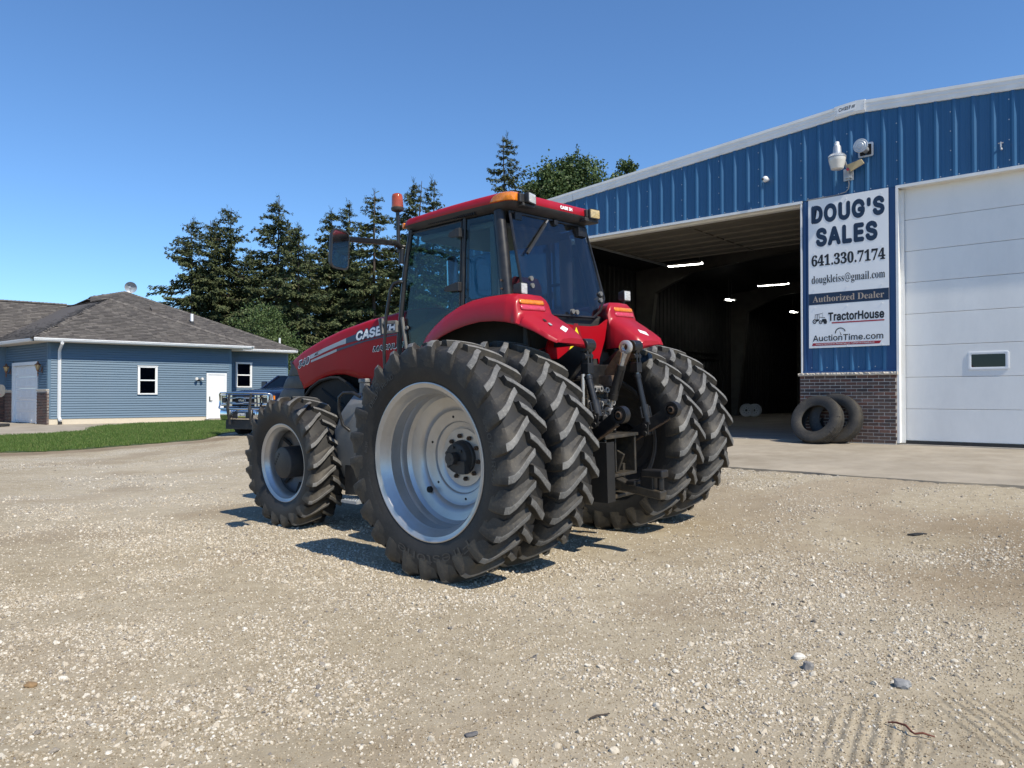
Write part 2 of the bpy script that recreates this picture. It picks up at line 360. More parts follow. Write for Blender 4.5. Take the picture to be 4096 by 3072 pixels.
cov2 = N(nt, 'Math', operation='LESS_THAN'); nt.links.new(r2, cov2.inputs[0]); nt.links.new(th.outputs[0], cov2.inputs[1])
k2 = N(nt, 'Math', operation='MULTIPLY'); nt.links.new(cov2.outputs[0], k2.inputs[0]); nt.links.new(e2, k2.inputs[1])
col = mix(nt, k2.outputs[0], dirtc, c2); col = mix(nt, k1.outputs[0], col, c1)
dd = ramp(nt, n1, [(.35, (.185,.138,.088)), (.65, (.285,.222,.150))])
col = mix(nt, ad.outputs['Fac'], col, dd)
grey = ramp(nt, noise(nt, v, .23, 5, .6), [(.4, (0,0,0)), (.7, (.35,)*3)])
col = mix(nt, grey, col, (.50,.455,.375))
nt.links.new(col, b.inputs['Base Color']); b.inputs['Roughness'].default_value = .95; b.inputs['Specular IOR Level'].default_value = .15
# tyre tread prints in the loose dirt, bottom right
tc = N(nt, 'TexCoord')
hsum = None
for (cx, cy, ang, rx, ry) in [(a, b_, c_, d_*1.25, e_*1.25) for a, b_, c_, d_, e_ in TRACKS]:
    mp = N(nt, 'Mapping'); mp.vector_type = 'TEXTURE'; mp.inputs['Location'].default_value = (cx, cy, 0); mp.inputs['Rotation'].default_value = (0, 0, R(-ang))
    nt.links.new(tc.outputs['Object'], mp.inputs[0])
    wv = N(nt, 'TexWave'); wv.inputs['Scale'].default_value = 5.2; wv.inputs['Distortion'].default_value = .9; wv.inputs['Detail'].default_value = 2; nt.links.new(mp.outputs[0], wv.inputs[0])
    m2 = N(nt, 'Mapping'); m2.inputs['Scale'].default_value = (1/rx, 1/ry, 1); nt.links.new(mp.outputs[0], m2.inputs[0])
    gr = N(nt, 'TexGradient'); gr.gradient_type = 'QUADRATIC_SPHERE'; nt.links.new(m2.outputs[0], gr.inputs[0])
    gx = N(nt, 'Math', operation='MINIMUM'); gx.inputs[1].default_value = .25; nt.links.new(gr.outputs['Fac'], gx.inputs[0])
    k = N(nt, 'Math', operation='MULTIPLY'); nt.links.new(wv.outputs['Fac'], k.inputs[0]); nt.links.new(gx.outputs[0], k.inputs[1])
    k3 = N(nt, 'Math', operation='MULTIPLY'); k3.inputs[1].default_value = 5.0; nt.links.new(k.outputs[0], k3.inputs[0])
    if hsum is None: hsum = k3.outputs[0]
    else:
        s_ = N(nt, 'Math', operation='ADD'); nt.links.new(hsum, s_.inputs[0]); nt.links.new(k3.outputs[0], s_.inputs[1]); hsum = s_.outputs[0]
p = bumpn(nt, b, hsum, .6, .016)
p = bumpn(nt, b, n2, .6, .016, p); p = bumpn(nt, b, n3, .7, .006, p); p = bumpn(nt, b, noise(nt, v, 170, 3, .6), .6, .003, p)
p = bumpn(nt, b, k2.outputs[0], .6, .006, p); bumpn(nt, b, k1.outputs[0], .7, .014, p)
gm.materials.append(m)
tag(link('ground', gm), kind='structure')

def sheet(name, P, material, dz, st, fall=0):
    xs = np.array([p[0] for p in P]); ys = np.array([p[1] for p in P])
    bm = bmesh.new(); vs = [bm.verts.new((x, y, 0)) for x, y in P]; bm.faces.new(vs)
    for ax in (0, 1):
        lo, hi = (xs.min(), xs.max()) if ax == 0 else (ys.min(), ys.max())
        for c in np.arange(lo+st, hi, st):
            no = (1,0,0) if ax == 0 else (0,1,0)
            bmesh.ops.bisect_plane(bm, geom=bm.verts[:]+bm.edges[:]+bm.faces[:], plane_co=(c if ax == 0 else 0, c if ax == 1 else 0, 0), plane_no=no)
    for vv in bm.verts: vv.co.z = float(hg(vv.co.x, vv.co.y))+dz
    ext = bmesh.ops.extrude_face_region(bm, geom=bm.faces[:])
    for e in ext['geom']:
        if isinstance(e, bmesh.types.BMVert): e.co.z -= .15
    bmesh.ops.recalc_face_normals(bm, faces=bm.faces)
    me = bpy.data.meshes.new(name); bm.to_mesh(me); bm.free(); me.materials.append(material)
    return tag(link(name, me), kind='structure')
sheet('driveway', DRIVE, MT['concrete'], .0, 1.5)
lawnmat = mat('lawn_soil_and_thatch', (.045,.075,.022), .95, var=.4, vscale=4, dirt=(.10,.085,.045), dscale=2, damt=.4)
lawn = sheet('lawn', LAWN, lawnmat, .012, .8)

# scatter (geometry nodes): loose stones and grass blades, things nobody could count
def gn_scatter(ob, name, attr, dens, variants, smin, smax, material, seed, tilt=1.0, flat=.6, blade=False):
    g = bpy.data.node_groups.new(name, 'GeometryNodeTree')
    g.interface.new_socket('Geometry', in_out='INPUT', socket_type='NodeSocketGeometry'); g.interface.new_socket('Geometry', in_out='OUTPUT', socket_type='NodeSocketGeometry')
    n = g.nodes; L = g.links
    gi, go = n.new('NodeGroupInput'), n.new('NodeGroupOutput'); join_out = n.new('GeometryNodeJoinGeometry')
    na = n.new('GeometryNodeInputNamedAttribute'); na.data_type = 'FLOAT'; na.inputs['Name'].default_value = attr
    mul = n.new('ShaderNodeMath'); mul.operation = 'MULTIPLY'; mul.inputs[1].default_value = dens; L.new(na.outputs['Attribute'], mul.inputs[0])
    dp = n.new('GeometryNodeDistributePointsOnFaces'); dp.inputs['Seed'].default_value = seed
    L.new(gi.outputs[0], dp.inputs['Mesh']); L.new(mul.outputs[0], dp.inputs['Density'])
    gti = n.new('GeometryNodeGeometryToInstance')
    for k in range(variants):
        if blade:
            co = n.new('GeometryNodeMeshCone'); co.inputs['Vertices'].default_value = 3; co.inputs['Radius Top'].default_value = .0; co.inputs['Radius Bottom'].default_value = .10; co.inputs['Depth'].default_value = 1.0
            src = co.outputs['Mesh']; mesh_out = src
        else:
            ic = n.new('GeometryNodeMeshIcoSphere'); ic.inputs['Radius'].default_value = .5; ic.inputs['Subdivisions'].default_value = 2
            nz = n.new('ShaderNodeTexNoise'); nz.noise_dimensions = '4D'; nz.inputs['W'].default_value = 3.7*k+seed; nz.inputs['Scale'].default_value = 1.9; nz.inputs['Detail'].default_value = 1.5
            sub = n.new('ShaderNodeVectorMath'); sub.operation = 'SUBTRACT'; sub.inputs[1].default_value = (.5,.5,.5); L.new(nz.outputs['Color'], sub.inputs[0])
            sc = n.new('ShaderNodeVectorMath'); sc.operation = 'SCALE'; sc.inputs['Scale'].default_value = .85; L.new(sub.outputs[0], sc.inputs[0])
            sp = n.new('GeometryNodeSetPosition'); L.new(ic.outputs['Mesh'], sp.inputs[0]); L.new(sc.outputs[0], sp.inputs['Offset'])
            tr = n.new('GeometryNodeTransform'); tr.inputs['Scale'].default_value = (1, .62+.12*(k % 3), flat*(.8+.15*(k % 2))); L.new(sp.outputs[0], tr.inputs['Geometry']); mesh_out = tr.outputs[0]
        sm = n.new('GeometryNodeSetMaterial'); sm.inputs['Material'].default_value = material; L.new(mesh_out, sm.inputs['Geometry'])
        L.new(sm.outputs[0], gti.inputs[0])
    rs = n.new('FunctionNodeRandomValue'); rs.data_type = 'FLOAT'; rs.inputs[2].default_value = 0; rs.inputs[3].default_value = 1; rs.inputs['Seed'].default_value = seed+1
    pw = n.new('ShaderNodeMath'); pw.operation = 'POWER'; pw.inputs[1].default_value = 2.4; L.new(rs.outputs[1], pw.inputs[0])
    mr = n.new('ShaderNodeMapRange'); mr.inputs[3].default_value = smin; mr.inputs[4].default_value = smax; L.new(pw.outputs[0], mr.inputs[0])
    rr = n.new('FunctionNodeRandomValue'); rr.data_type = 'FLOAT_VECTOR'; rr.inputs[0].default_value = (-tilt,-tilt,0); rr.inputs[1].default_value = (tilt,tilt,6.283); rr.inputs['Seed'].default_value = seed+2
    ip = n.new('GeometryNodeInstanceOnPoints'); ip.inputs['Pick Instance'].default_value = True
    L.new(dp.outputs['Points'], ip.inputs['Points']); L.new(gti.outputs[0], ip.inputs['Instance']); L.new(rr.outputs[0], ip.inputs['Rotation']); L.new(mr.outputs[0], ip.inputs['Scale'])
    L.new(ip.outputs[0], go.inputs[0])
    md = ob.modifiers.new(name, 'NODES'); md.node_group = g
def patch(name, x0, x1, y0, y1, st, fn, attr, mask):
    xs = np.arange(x0, x1, st); ys = np.arange(y0, y1, st); X, Y = np.meshgrid(xs, ys)
    Z = hg(X, Y)+np.exp(-((X+2)**2/300+(Y-9)**2/300))*(.030*(fbm(X*.9, Y*.9, 3)-.5)+.022*(fbm(X*3.1+5, Y*3.1, 2)-.5))
    me = bpy.data.meshes.new(name); i = np.arange(X.size).reshape(X.shape)
    F = np.stack([i[:-1,:-1], i[:-1,1:], i[1:,1:], i[1:,:-1]], -1).reshape(-1, 4); keep = mask(X[:-1,:-1]+st/2, Y[:-1,:-1]+st/2).ravel()
    me.from_pydata(np.c_[X.ravel(), Y.ravel(), Z.ravel()].tolist(), [], F[keep].tolist())
    a = me.attributes.new(attr, 'FLOAT', 'POINT'); a.data.foreach_set('value', fn(X, Y).ravel().astype(np.float32))
    return tag(link(name, me), kind='stuff')
m, nt, b = newmat('gravel_stone'); oi = N(nt, 'ObjectInfo'); v = coord(nt, 'Object')
c = ramp(nt, oi.outputs['Random'], [(0, (.14,.13,.125)), (.08, (.24,.22,.20)), (.14, (.38,.32,.235)), (.45, (.48,.42,.33)), (.8, (.58,.53,.44)), (1, (.68,.65,.58))])
c = mix(nt, ramp(nt, noise(nt, v, 3, 5), [(.4, (0,0,0)), (.75, (.6,)*3)]), c, (.37,.305,.215))
nt.links.new(c, b.inputs['Base Color']); b.inputs['Roughness'].default_value = .9; b.inputs['Specular IOR Level'].default_value = .2; MT['gravel'] = m
wedge = lambda X, Y: (np.abs(X) < .82*Y+.7) & (wall_dist(X, Y) > 4.95)
fall = lambda Y, a, b: 1-smooth01((Y-a)/(b-a))
ga = patch('loose_gravel', -11, 10, 2.0, 12.5, .15, lambda X, Y: (.20+.80*gravel_amount(X, Y))*fall(Y, 4.0, 12.5), 'dens', wedge)
gn_scatter(ga, 'scatter_small_stones', 'dens', 5200, 4, .004, .023, MT['gravel'], 3, flat=.72)
m, nt, b = newmat('dirt_clod'); oi = N(nt, 'ObjectInfo')
nt.links.new(ramp(nt, oi.outputs['Random'], [(0, (.15,.115,.075)), (.3, (.25,.20,.135)), (.7, (.37,.31,.215)), (1, (.50,.44,.34))]), b.inputs['Base Color']); b.inputs['Roughness'].default_value = .95; b.inputs['Specular IOR Level'].default_value = .1; MT['clod'] = m
gc = patch('dirt_clods', -8, 8, 2.0, 8.5, .15, lambda X, Y: (.35+.65*fbm(X*2.3+7, Y*2.3+3, 3))*fall(Y, 4.0, 8.5), 'dens', wedge)
gn_scatter(gc, 'scatter_clods', 'dens', 7000, 3, .003, .013, MT['clod'], 31, flat=.8)
gb = patch('coarse_gravel', -12, 11, 2.0, 17, .2, lambda X, Y: (.025+.975*gravel_amount(X, Y)**1.5)*(.35+.65*fall(Y, 5, 17)), 'dens', wedge)
gn_scatter(gb, 'scatter_large_stones', 'dens', 230, 5, .014, .050, MT['gravel'], 11, flat=.66)
m, nt, b = newmat('grass_blade'); oi = N(nt, 'ObjectInfo')
nt.links.new(ramp(nt, oi.outputs['Random'], [(0, (.045,.092,.016)), (.5, (.075,.135,.026)), (.9, (.12,.18,.042)), (1, (.24,.22,.10))]), b.inputs['Base Color'])
b.inputs['Roughness'].default_value = .6; b.inputs['Specular IOR Level'].default_value = .25; MT['grass'] = m
gl = patch('grass', -21, -6, 14.5, 36, .3, lambda X, Y: (.55+.45*fbm(X, Y, 3))*fall(Y, 19, 36)+.25, 'dens', lambda X, Y: inpoly(X, Y, LAWN))
for v_ in gl.data.vertices: v_.co.z += .02
gn_scatter(gl, 'scatter_grass_blades', 'dens', 1300, 1, .045, .095, MT['grass'], 21, tilt=.45, blade=True)

# ------------------------------------------------------------------ text and flat print
FONTS = {}
for k_, f_ in (('sans', 'Inter.woff2'), ('slab', 'NotoSansMath-Regular.woff2')):      # typefaces that come with Blender; its built-in one otherwise
    try: FONTS[k_] = bpy.data.fonts.load(bpy.utils.system_resource('DATAFILES')+'/fonts/'+f_)
    except Exception: pass
def boldserif(t): return ''.join(chr(0x1D7CE+ord(c)-48) if c.isdigit() else chr(0x1D400+ord(c)-65) if 'A' <= c <= 'Z' else chr(0x1D41A+ord(c)-97) if 'a' <= c <= 'z' else c for c in t)
def glyphs(txt, bold=0., shear=0., serif=0., font='sans', gap=1.):
    if font == 'slab' and font in FONTS: txt, serif = boldserif(txt), 0.
    cu = bpy.data.curves.new('t', 'FONT'); cu.body = txt; cu.space_character = gap
    if font in FONTS: cu.font = FONTS[font]
    cu.shear = shear; cu.fill_mode = 'FRONT'; cu.resolution_u = 3
    ob = bpy.data.objects.new('t', cu); COL.objects.link(ob)
    me = bpy.data.meshes.new_from_object(ob.evaluated_get(bpy.context.evaluated_depsgraph_get()))
    V = np.array([v.co[:2] for v in me.vertices]); F = [tuple(p.vertices) for p in me.polygons]
    if serif:
        cnt = {}
        for f in F:
            for a, b_ in zip(f, f[1:]+f[:1]): cnt[frozenset((a, b_))] = cnt.get(frozenset((a, b_)), 0)+1
        B = [tuple(e) for e, c in cnt.items() if c == 1]
        def spans(y):
            xs = sorted(V[a][0]+(V[b_][0]-V[a][0])*(y-V[a][1])/(V[b_][1]-V[a][1]) for a, b_ in B if (V[a][1] > y) != (V[b_][1] > y))
            return list(zip(xs[::2], xs[1::2]))
        ymax = V[:,1].max(); add = []
        for y0, dy in ((0, 1), (ymax, -1), (.52, -1), (.70, -1), (.73,-1)):
            a1, a2 = spans(y0+dy*(.02+bold)), spans(y0+dy*.16); top = spans(y0-dy*.03)
            for (p, q) in a1:
                if q-p < .22 and any(abs(p-p2) < .03 and abs(q-q2) < .03 for p2, q2 in a2) and not any(p2 < (p+q)/2 < q2 for p2, q2 in top):
                    add.append((p-serif, q+serif, y0 if dy > 0 else y0-.055, y0+.055 if dy > 0 else y0))
        for (x0, x1, y0, y1) in add:
            n = len(V); V = np.vstack([V, [(x0,y0),(x1,y0),(x1,y1),(x0,y1)]]); F.append((n, n+1, n+2, n+3))
    bpy.data.objects.remove(ob); bpy.data.curves.remove(cu); bpy.data.meshes.remove(me)
    return V, F
def put_text(name, txt, W, H, fn, material, parent, bold=0., shear=0., serif=0., base=None, font='sans', gap=1.):
    """fit the letters into W x H and lay them through fn(u, v) -> point"""
    V0, F = glyphs(txt, 0., shear, serif, font, gap)
    rings = [(0., 0.)]+([(bold*math.cos(2*PI*k/8), bold*math.sin(2*PI*k/8)) for k in range(8)] if bold > 0 else [])   # heavier strokes: shifted layers, each a hair in front of the last
    V = np.vstack([V0+np.array(r) for r in rings]); lo, hi = V.min(0), V.max(0); y0, y1 = (lo[1], hi[1]) if base is None else base
    mb = MB(); e = 1e-3
    nv = (Vector(fn(e+W/2, H/2))-Vector(fn(W/2, H/2))).cross(Vector(fn(W/2, e+H/2))-Vector(fn(W/2, H/2))).normalized()
    for k, r in enumerate(rings):
        U = (V0[:,0]+r[0]-lo[0])/(hi[0]-lo[0])*W; T = (V0[:,1]+r[1]-y0)/(y1-y0)*H
        mb.add([tuple(Vector(fn(u, t))+nv*(.00012*k)) for u, t in zip(U, T)], F)
    return mb.build(name, material, parent, fixn=False)
# ------------------------------------------------------------------ the workshop (s along the wall, y inwards, z up)
MS = frame((6.147, 15.65, 0), (.7604, -.6494, 0), (.6494, .7604, 0))
shop = thing('metal_workshop', 'large blue ribbed steel workshop with white trim, one door open and one closed', 'workshop', MS)
RAKE = lambda s: 7.34-abs(s-.95)/12.0
def rib_profile(c):
    return [(c-.1524,0),(c-.125,0),(c-.117,-.006),(c-.093,-.006),(c-.085,0),(c-.052,0),(c-.017,-.034),(c+.017,-.034),(c+.052,0),(c+.085,0),(c+.093,-.006),(c+.117,-.006),(c+.125,0)]
def wall_panel(s_c, n, zb, ztf, name='wall_panel', parent=shop, clip=None):
    pr = []
    for i in range(n): pr += rib_profile(s_c+.3048*i)
    pr.append((s_c+.3048*(n-1)+.1504, 0))
    if clip: pr = [(min(max(s, clip[0]), clip[1]), y) for s, y in pr]
    mb = MB(); mb.loft([[(s, y, zb) for s, y in pr], [(s, y, ztf(s)) for s, y in pr]])
    back = [(pr[0][0], .012), (pr[-1][0], .012)]
    mb.loft([[(s, y, zb) for s, y in back], [(s, y, ztf(s)) for s, y in back]])
    return mb.build(name, MT['bluesteel'], parent, fixn=False)
top = lambda s: RAKE(s)-.11
wall_panel(-9.849, 2, 5.56, top)
for j in range(-10, 14):
    c = -.095+.9144*j
    wall_panel(c, 3, 5.56, top)
for c, n in ((-.095+.3048, 3), (-.095+.3048*4, 2)):
    wall_panel(c, n, 2.0, lambda s: 5.555)
mb = MB(); mb.bb(-.135, .055, -.006, .012, 2.0, 5.55); mb.bb(-.10, -.06, -.03, -.006, 2.0, 5.55); mb.bb(1.43, 1.655, -.008, .012, 2.0, 5.55)
mb.build('corner_flashing', MT['bluetrim'], shop)
mb = MB(); mb.bb(-.135, 1.66, -.038, .0, 1.992, 2.03); mb.build('base_flashing', MT['bluetrim'], shop)
mb = MB()
for j in range(-10, 14):
    for z in np.arange(5.7, 7.2, .36):
        s = -.095+.9144*j-.062
        if z < top(s)-.1: mb.cyl((s, 0, z), (s, -.012, z), .011, n=6)
for i in range(-32, 40):
    s = -.095+.3048*i+.075; mb.cyl((s, 0, 5.60), (s, -.012, 5.60), .011, n=6)
for s in np.arange(.05, 1.5, .3048):
    for q in (0, .20): mb.cyl((s+q-.01, 0, 2.10), (s+q-.01, -.012, 2.10), .011, n=6)
tag(mb.build('screws', MT['screw'], shop), kind='stuff')
# rake trim, two halves with a stepped profile, and the capped peak
def rake(s0, s1, name='rake_trim'):
    pr = [(.02,-.20),(-.040,-.20),(-.040,-.185),(-.048,-.175),(-.048,-.105),(-.056,-.095),(-.056,-.035),(-.066,-.025),(-.066,.03),(.02,.05)]
    mb = MB(); mb.loft([[(s, y, RAKE(s)+z) for y, z in pr] for s in (s0, s1)], closed=True, cap=True); return mb.build(name, MT['trimwhite'], shop)
rake(-10.08, -6.0); rake(-5.99, .56); rake(1.10, 5.0); rake(5.01, 13.2)
pr = [(.02,-.205),(-.045,-.205),(-.072,-.16),(-.072,.045),(.02,.06)]
mb = MB(); mb.loft([[(s, y, RAKE(s)+z) for y, z in pr] for s in (.54, .95, 1.12)], closed=True, cap=True); mb.build('peak_cap', MT['trimwhite'], shop)
mb = MB()
for s in (.56, 1.10):
    for q in (-.15, -.1, -.05, 0): mb.cyl((s, -.072, RAKE(s)+q), (s, -.080, RAKE(s)+q), .008, n=6)
tag(mb.build('rivets', MT['screw'], shop), kind='stuff')
# roof, side and back walls, dark liner
mb = MB()
mb.slab([(-9.98,.03,RAKE(-9.98)-.04),(.95,.03,7.30),(.95,30,7.30),(-9.98,30,RAKE(-9.98)-.04)], (0,0,.06))
mb.slab([(13.1,.03,RAKE(13.1)-.04),(.95,.03,7.30),(.95,30,7.30),(13.1,30,RAKE(13.1)-.04)], (0,0,.06)); mb.build('roof', MT['trimwhite'], shop)
for x0, x1 in ((-9.98, -9.90), (13.0, 13.1)):
    mb = MB(); mb.bb(x0, x1, .02, 30, .4, RAKE(x0)-.06); mb.build('side_wall', MT['bluetrim'], shop)
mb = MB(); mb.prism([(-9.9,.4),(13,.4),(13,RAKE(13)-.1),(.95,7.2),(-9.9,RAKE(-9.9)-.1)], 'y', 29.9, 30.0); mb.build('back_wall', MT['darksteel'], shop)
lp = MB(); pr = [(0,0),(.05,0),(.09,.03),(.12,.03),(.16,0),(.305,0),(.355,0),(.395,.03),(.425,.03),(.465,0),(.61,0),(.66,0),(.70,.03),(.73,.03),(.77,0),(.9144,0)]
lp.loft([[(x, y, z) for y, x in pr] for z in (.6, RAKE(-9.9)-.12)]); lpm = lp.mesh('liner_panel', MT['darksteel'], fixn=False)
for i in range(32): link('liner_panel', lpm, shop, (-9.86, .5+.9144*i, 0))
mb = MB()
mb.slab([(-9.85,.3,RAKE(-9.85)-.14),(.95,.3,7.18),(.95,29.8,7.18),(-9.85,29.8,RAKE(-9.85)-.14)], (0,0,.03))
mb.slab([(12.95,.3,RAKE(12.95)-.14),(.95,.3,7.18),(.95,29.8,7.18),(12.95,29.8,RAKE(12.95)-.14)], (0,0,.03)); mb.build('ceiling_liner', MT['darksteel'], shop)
for y in (.75, 9.2, 17.6, 26):
    mb = MB()
    for sgn, s0 in ((1, -9.70), (-1, 12.8)):
        zt = RAKE(s0)-.2; f = lambda d: s0+sgn*d
        mb.prism([(f(0),.6),(f(.32),.6),(f(.85),zt-.9),(f(.85),zt),(f(0),zt)], 'y', y-.008, y+.008)
        mb.slab([(f(.32),y-.11,.6),(f(.32),y+.11,.6),(f(.85),y+.11,zt-.9),(f(.85),y-.11,zt-.9)], (sgn*.014,0,0))
        mid = .95; zi = RAKE(mid)-.2
        mb.prism([(f(0),zt),(mid,zi),(mid,zi-.45),(f(2.4),RAKE(f(2.4))-.65),(f(.85),zt-.9)], 'y', y-.009, y+.009)
        mb.slab([(f(.85),y-.11,zt-.9),(f(.85),y+.11,zt-.9),(f(2.4),y+.11,RAKE(f(2.4))-.65),(f(2.4),y-.11,RAKE(f(2.4))-.65)], (0,0,.014))
        mb.slab([(f(2.4),y-.11,RAKE(f(2.4))-.66),(f(2.4),y+.11,RAKE(f(2.4))-.66),(mid,y+.11,zi-.46),(mid,y-.11,zi-.46)], (0,0,.014))
    mb.build('steel_frame', MT['framesteel'], shop)
mb = MB()
for z in (3.15, 3.4): mb.tube([(-9.78, .6, z), (-9.78, 16.5, z)], .035)
mb.build('wall_pipe', MT['blackdull'], shop)
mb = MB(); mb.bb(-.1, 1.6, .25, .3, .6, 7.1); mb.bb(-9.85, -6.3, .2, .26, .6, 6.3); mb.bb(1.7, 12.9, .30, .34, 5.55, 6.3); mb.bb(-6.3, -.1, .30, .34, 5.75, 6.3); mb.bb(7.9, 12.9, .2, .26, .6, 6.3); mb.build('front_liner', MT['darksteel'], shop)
# door openings: head trim and jambs
def head(s0, s1):
    mb = MB(); mb.bb(s0, s1, -.045, .30, 5.525, 5.56); mb.bb(s0, s1, -.052, -.045, 5.51, 5.565); mb.bb(s0, s1, .16, .30, 5.49, 5.525); mb.build('head_trim', MT['trimwhite'], shop)
head(-6.3, -.125); head(1.655, 7.85)
mb = MB(); mb.bb(-.165, -.135, -.045, .28, .6, 5.51); mb.build('jamb_trim', MT['trimwhite'], shop)
mb = MB(); mb.bb(-6.32, -6.28, -.045, .28, .6, 5.51); mb.build('jamb_trim', MT['trimwhite'], shop)
mb = MB(); mb.bb(1.658, 1.69, -.05, .24, .62, 5.51); mb.bb(1.69, 1.76, .12, .135, .62, 5.5); mb.bb(1.655, 1.70, -.058, -.05, .62, 5.51); mb.build('jamb_trim', MT['trimwhite'], shop)
mb = MB(); mb.bb(7.82, 7.86, -.05, .24, .62, 5.51); mb.build('jamb_trim', MT['trimwhite'], shop)
for s0, s1 in ((-9.98, -6.3), (7.86, 13.0)):
    mb = MB(); mb.bb(s0, s1, .0, .02, 2.0, 5.55); mb.build('lower_wall', MT['bluesteel'], shop)
    mb = MB(); mb.bb(s0, s1, -.07, .02, .5, 2.0); mb.build('lower_wall', MT['mortar'], shop)
# closed sectional door
cd = MB(); cd.bb(1.70, 7.84, .215, .22, .61, 5.53); cd = cd.build('overhead_door', MT['doorwhite'], shop)
for i in range(8):
    z0 = .665+.607*i; mb = MB(); mb.bb(1.70, 7.83, .165, .214, z0+.003, z0+.604)
    link('door_section', mb.mesh('door_section', MT['doorwhite'], bevel=.006, seg=2), cd)
mb = MB(); mb.bb(1.70, 7.83, .15, .2, .60, .66); mb.build('bottom_seal', MT['blackplastic'], cd)
def rrect(w, h, r, n=5):
    P = []
    for cx, cy, a in ((w/2-r, h/2-r, 0), (-w/2+r, h/2-r, 90), (-w/2+r, -h/2+r, 180), (w/2-r, -h/2+r, 270)):
        P += [(cx+r*math.cos(R(a+90*i/n)), cy+r*math.sin(R(a+90*i/n))) for i in range(n+1)]
    return P
mb = MB(); o_, i_ = rrect(.64, .335, .035), rrect(.53, .235, .02)
rows = [[(3.125+u, y, 2.165+v) for u, v in P] for P, y in ((o_, .166), (o_, .155), (rrect(.60,.30,.03), .150), (i_, .158), (i_, .166))]
mb.loft(rows, closed=True); mb.build('window_frame', MT['vinylwhite'], cd, smooth=35)
mb = MB(); mb.bb(3.125-.265, 3.125+.265, .1590, .1640, 2.165-.118, 2.165+.118); mb.build('window_pane', MT['winglass'], cd)
# open door, its sections stored flat under the roof
rd = MB(); rd.bb(-6.2, -.2, .36, .40, 5.62, 5.66); rd = rd.build('raised_door', MT['doorinner'], shop)
for i in range(7):
    y0 = .42+.612*i; mb = MB(); mb.bb(-6.2, -.2, y0, y0+.60, 5.635, 5.665)
    for s in np.linspace(-6.15, -.25, 3): mb.bb(s-.03, s+.03, y0+.03, y0+.57, 5.605, 5.635)
    mb.bb(-6.2, -.2, y0+.015, y0+.05, 5.61, 5.635); mb.bb(-6.2, -.2, y0+.55, y0+.585, 5.61, 5.635)
    mb.build('door_section', MT['doorinner'], rd)
for s in (-6.22, -.19):
    mb = MB(); mb.bar((s, .3, 5.60), (s, 5.2, 5.60), .05, .07); mb.build('door_track', MT['galv'], rd)
# brick pier with its stone cap
mb = MB(); mb.bb(-.17, 1.645, -.081, .2, .56, 1.925); mb.build('pier_core', MT['mortar'], shop)
def brick_mesh(l, k):
    mb = MB(); mb.bb(0, l, -.088, -.070, 0, .0555); return mb.mesh('brick', BR[k], bevel=.003, seg=1)
bl = {}
def brick(s0, s1, z):
    k = (round(s1-s0, 3), random.choice((0, 0, 1, 1, 2, 2, 2, 3, 4)))
    if k not in bl: bl[k] = brick_mesh(k[0], k[1])
    link('brick', bl[k], shop, (s0, random.uniform(-.002, .002), z))
for r in range(20):
    s = -.178-(.1015 if r % 2 else 0)
    while s < 1.655:
        a, b_ = max(s, -.178), min(s+.1925, 1.655)
        if b_-a > .03: brick(a, b_, .612+r*.0662)
        s += .203
for s0, s1 in ((-.20, .60), (.604, 1.68)):
    xs = np.linspace(s0, s1, 40); mb = MB()
    rows = [[(s, y+(random.uniform(-.010, .010) if k in (1, 2) else 0), z+(random.uniform(-.006,.004) if k in (1,) else 0)) for k, (y, z) in enumerate(((.0,1.993),(-.125,1.985),(-.13,1.955),(-.115,1.928),(.0,1.926)))] for s in xs]
    mb.loft(rows, closed=True, cap=True); mb.build('stone_cap', MT['stone'], shop)
# floor and apron
mb = MB(); mb.bb(-9.9, 13, -.07, 30, .35, .60); o = mb.build('workshop_floor', MT['shopfloor']); o.matrix_world = MS; tag(o, kind='structure')
mb = MB()
for s0, s1 in ((-10.5, -6.3), (-6.29, -.15), (-.14, 4.3), (4.31, 9), (9.01, 16)):
    n = 14; rows = []
    for k in range(n+1):
        s = s0+(s1-s0)*k/n; e = -4.80+.08*math.sin(s*1.7)+.04*math.sin(s*5.1)
        rows.append([(s, -.072, .36), (s, -.072, .592), (s, -1.6, .545), (s, -3.2, .49), (s, e, .432), (s, e-.015, .425), (s, e-.02, .25)])
    mb.loft(rows, cap=True)
o = mb.build('concrete_apron', MT['concrete'], smooth=20); o.matrix_world = MS; tag(o, kind='structure')

# ------------------------------------------------------------------ things on and in the workshop
def on_shop(name, label, cat, loc=(0,0,0), rot=None, group=None):
    M = MS @ Matrix.Translation(loc)
    if rot is not None: M = M @ rot
    return thing(name, label, cat, M, group)
sg = on_shop('shop_sign', "tall white sign reading DOUG'S SALES with a phone number, beside the open door", 'sign')
mb = MB(); mb.bb(0, 1.527, -.046, -.040, 2.5, 5.552); mb.build('sign_board', MT['whiteprint'], sg)
SP = lambda d: (lambda u, t, s0=0, z0=0: None)
def sign_text(txt, s0, s1, z0, z1, material, **k):
    return put_text('lettering', txt, s1-s0, z1-z0, lambda u, t: (s0+u, -.0485, z0+t), material, sg, **k)
sign_text("DOUG'S", .06, 1.46, 5.045, 5.425, MT['navyprint'], bold=.050, gap=1.12)
sign_text('SALES', .15, 1.33, 4.565, 4.955, MT['navyprint'], bold=.050, gap=1.14)
sign_text('641.330.7174', .06, 1.465, 4.172, 4.405, MT['blackprint'], bold=.012, serif=.05, font='slab')
sign_text('dougkleiss@gmail.com', .06, 1.46, 3.775, 3.985, MT['blackprint'], bold=0, serif=.05, font='slab')
mb = MB(); mb.bb(0.002, 1.525, -.0475, -.0462, 3.385, 3.615); mb.build('blue_band', MT['navyprint'], sg)
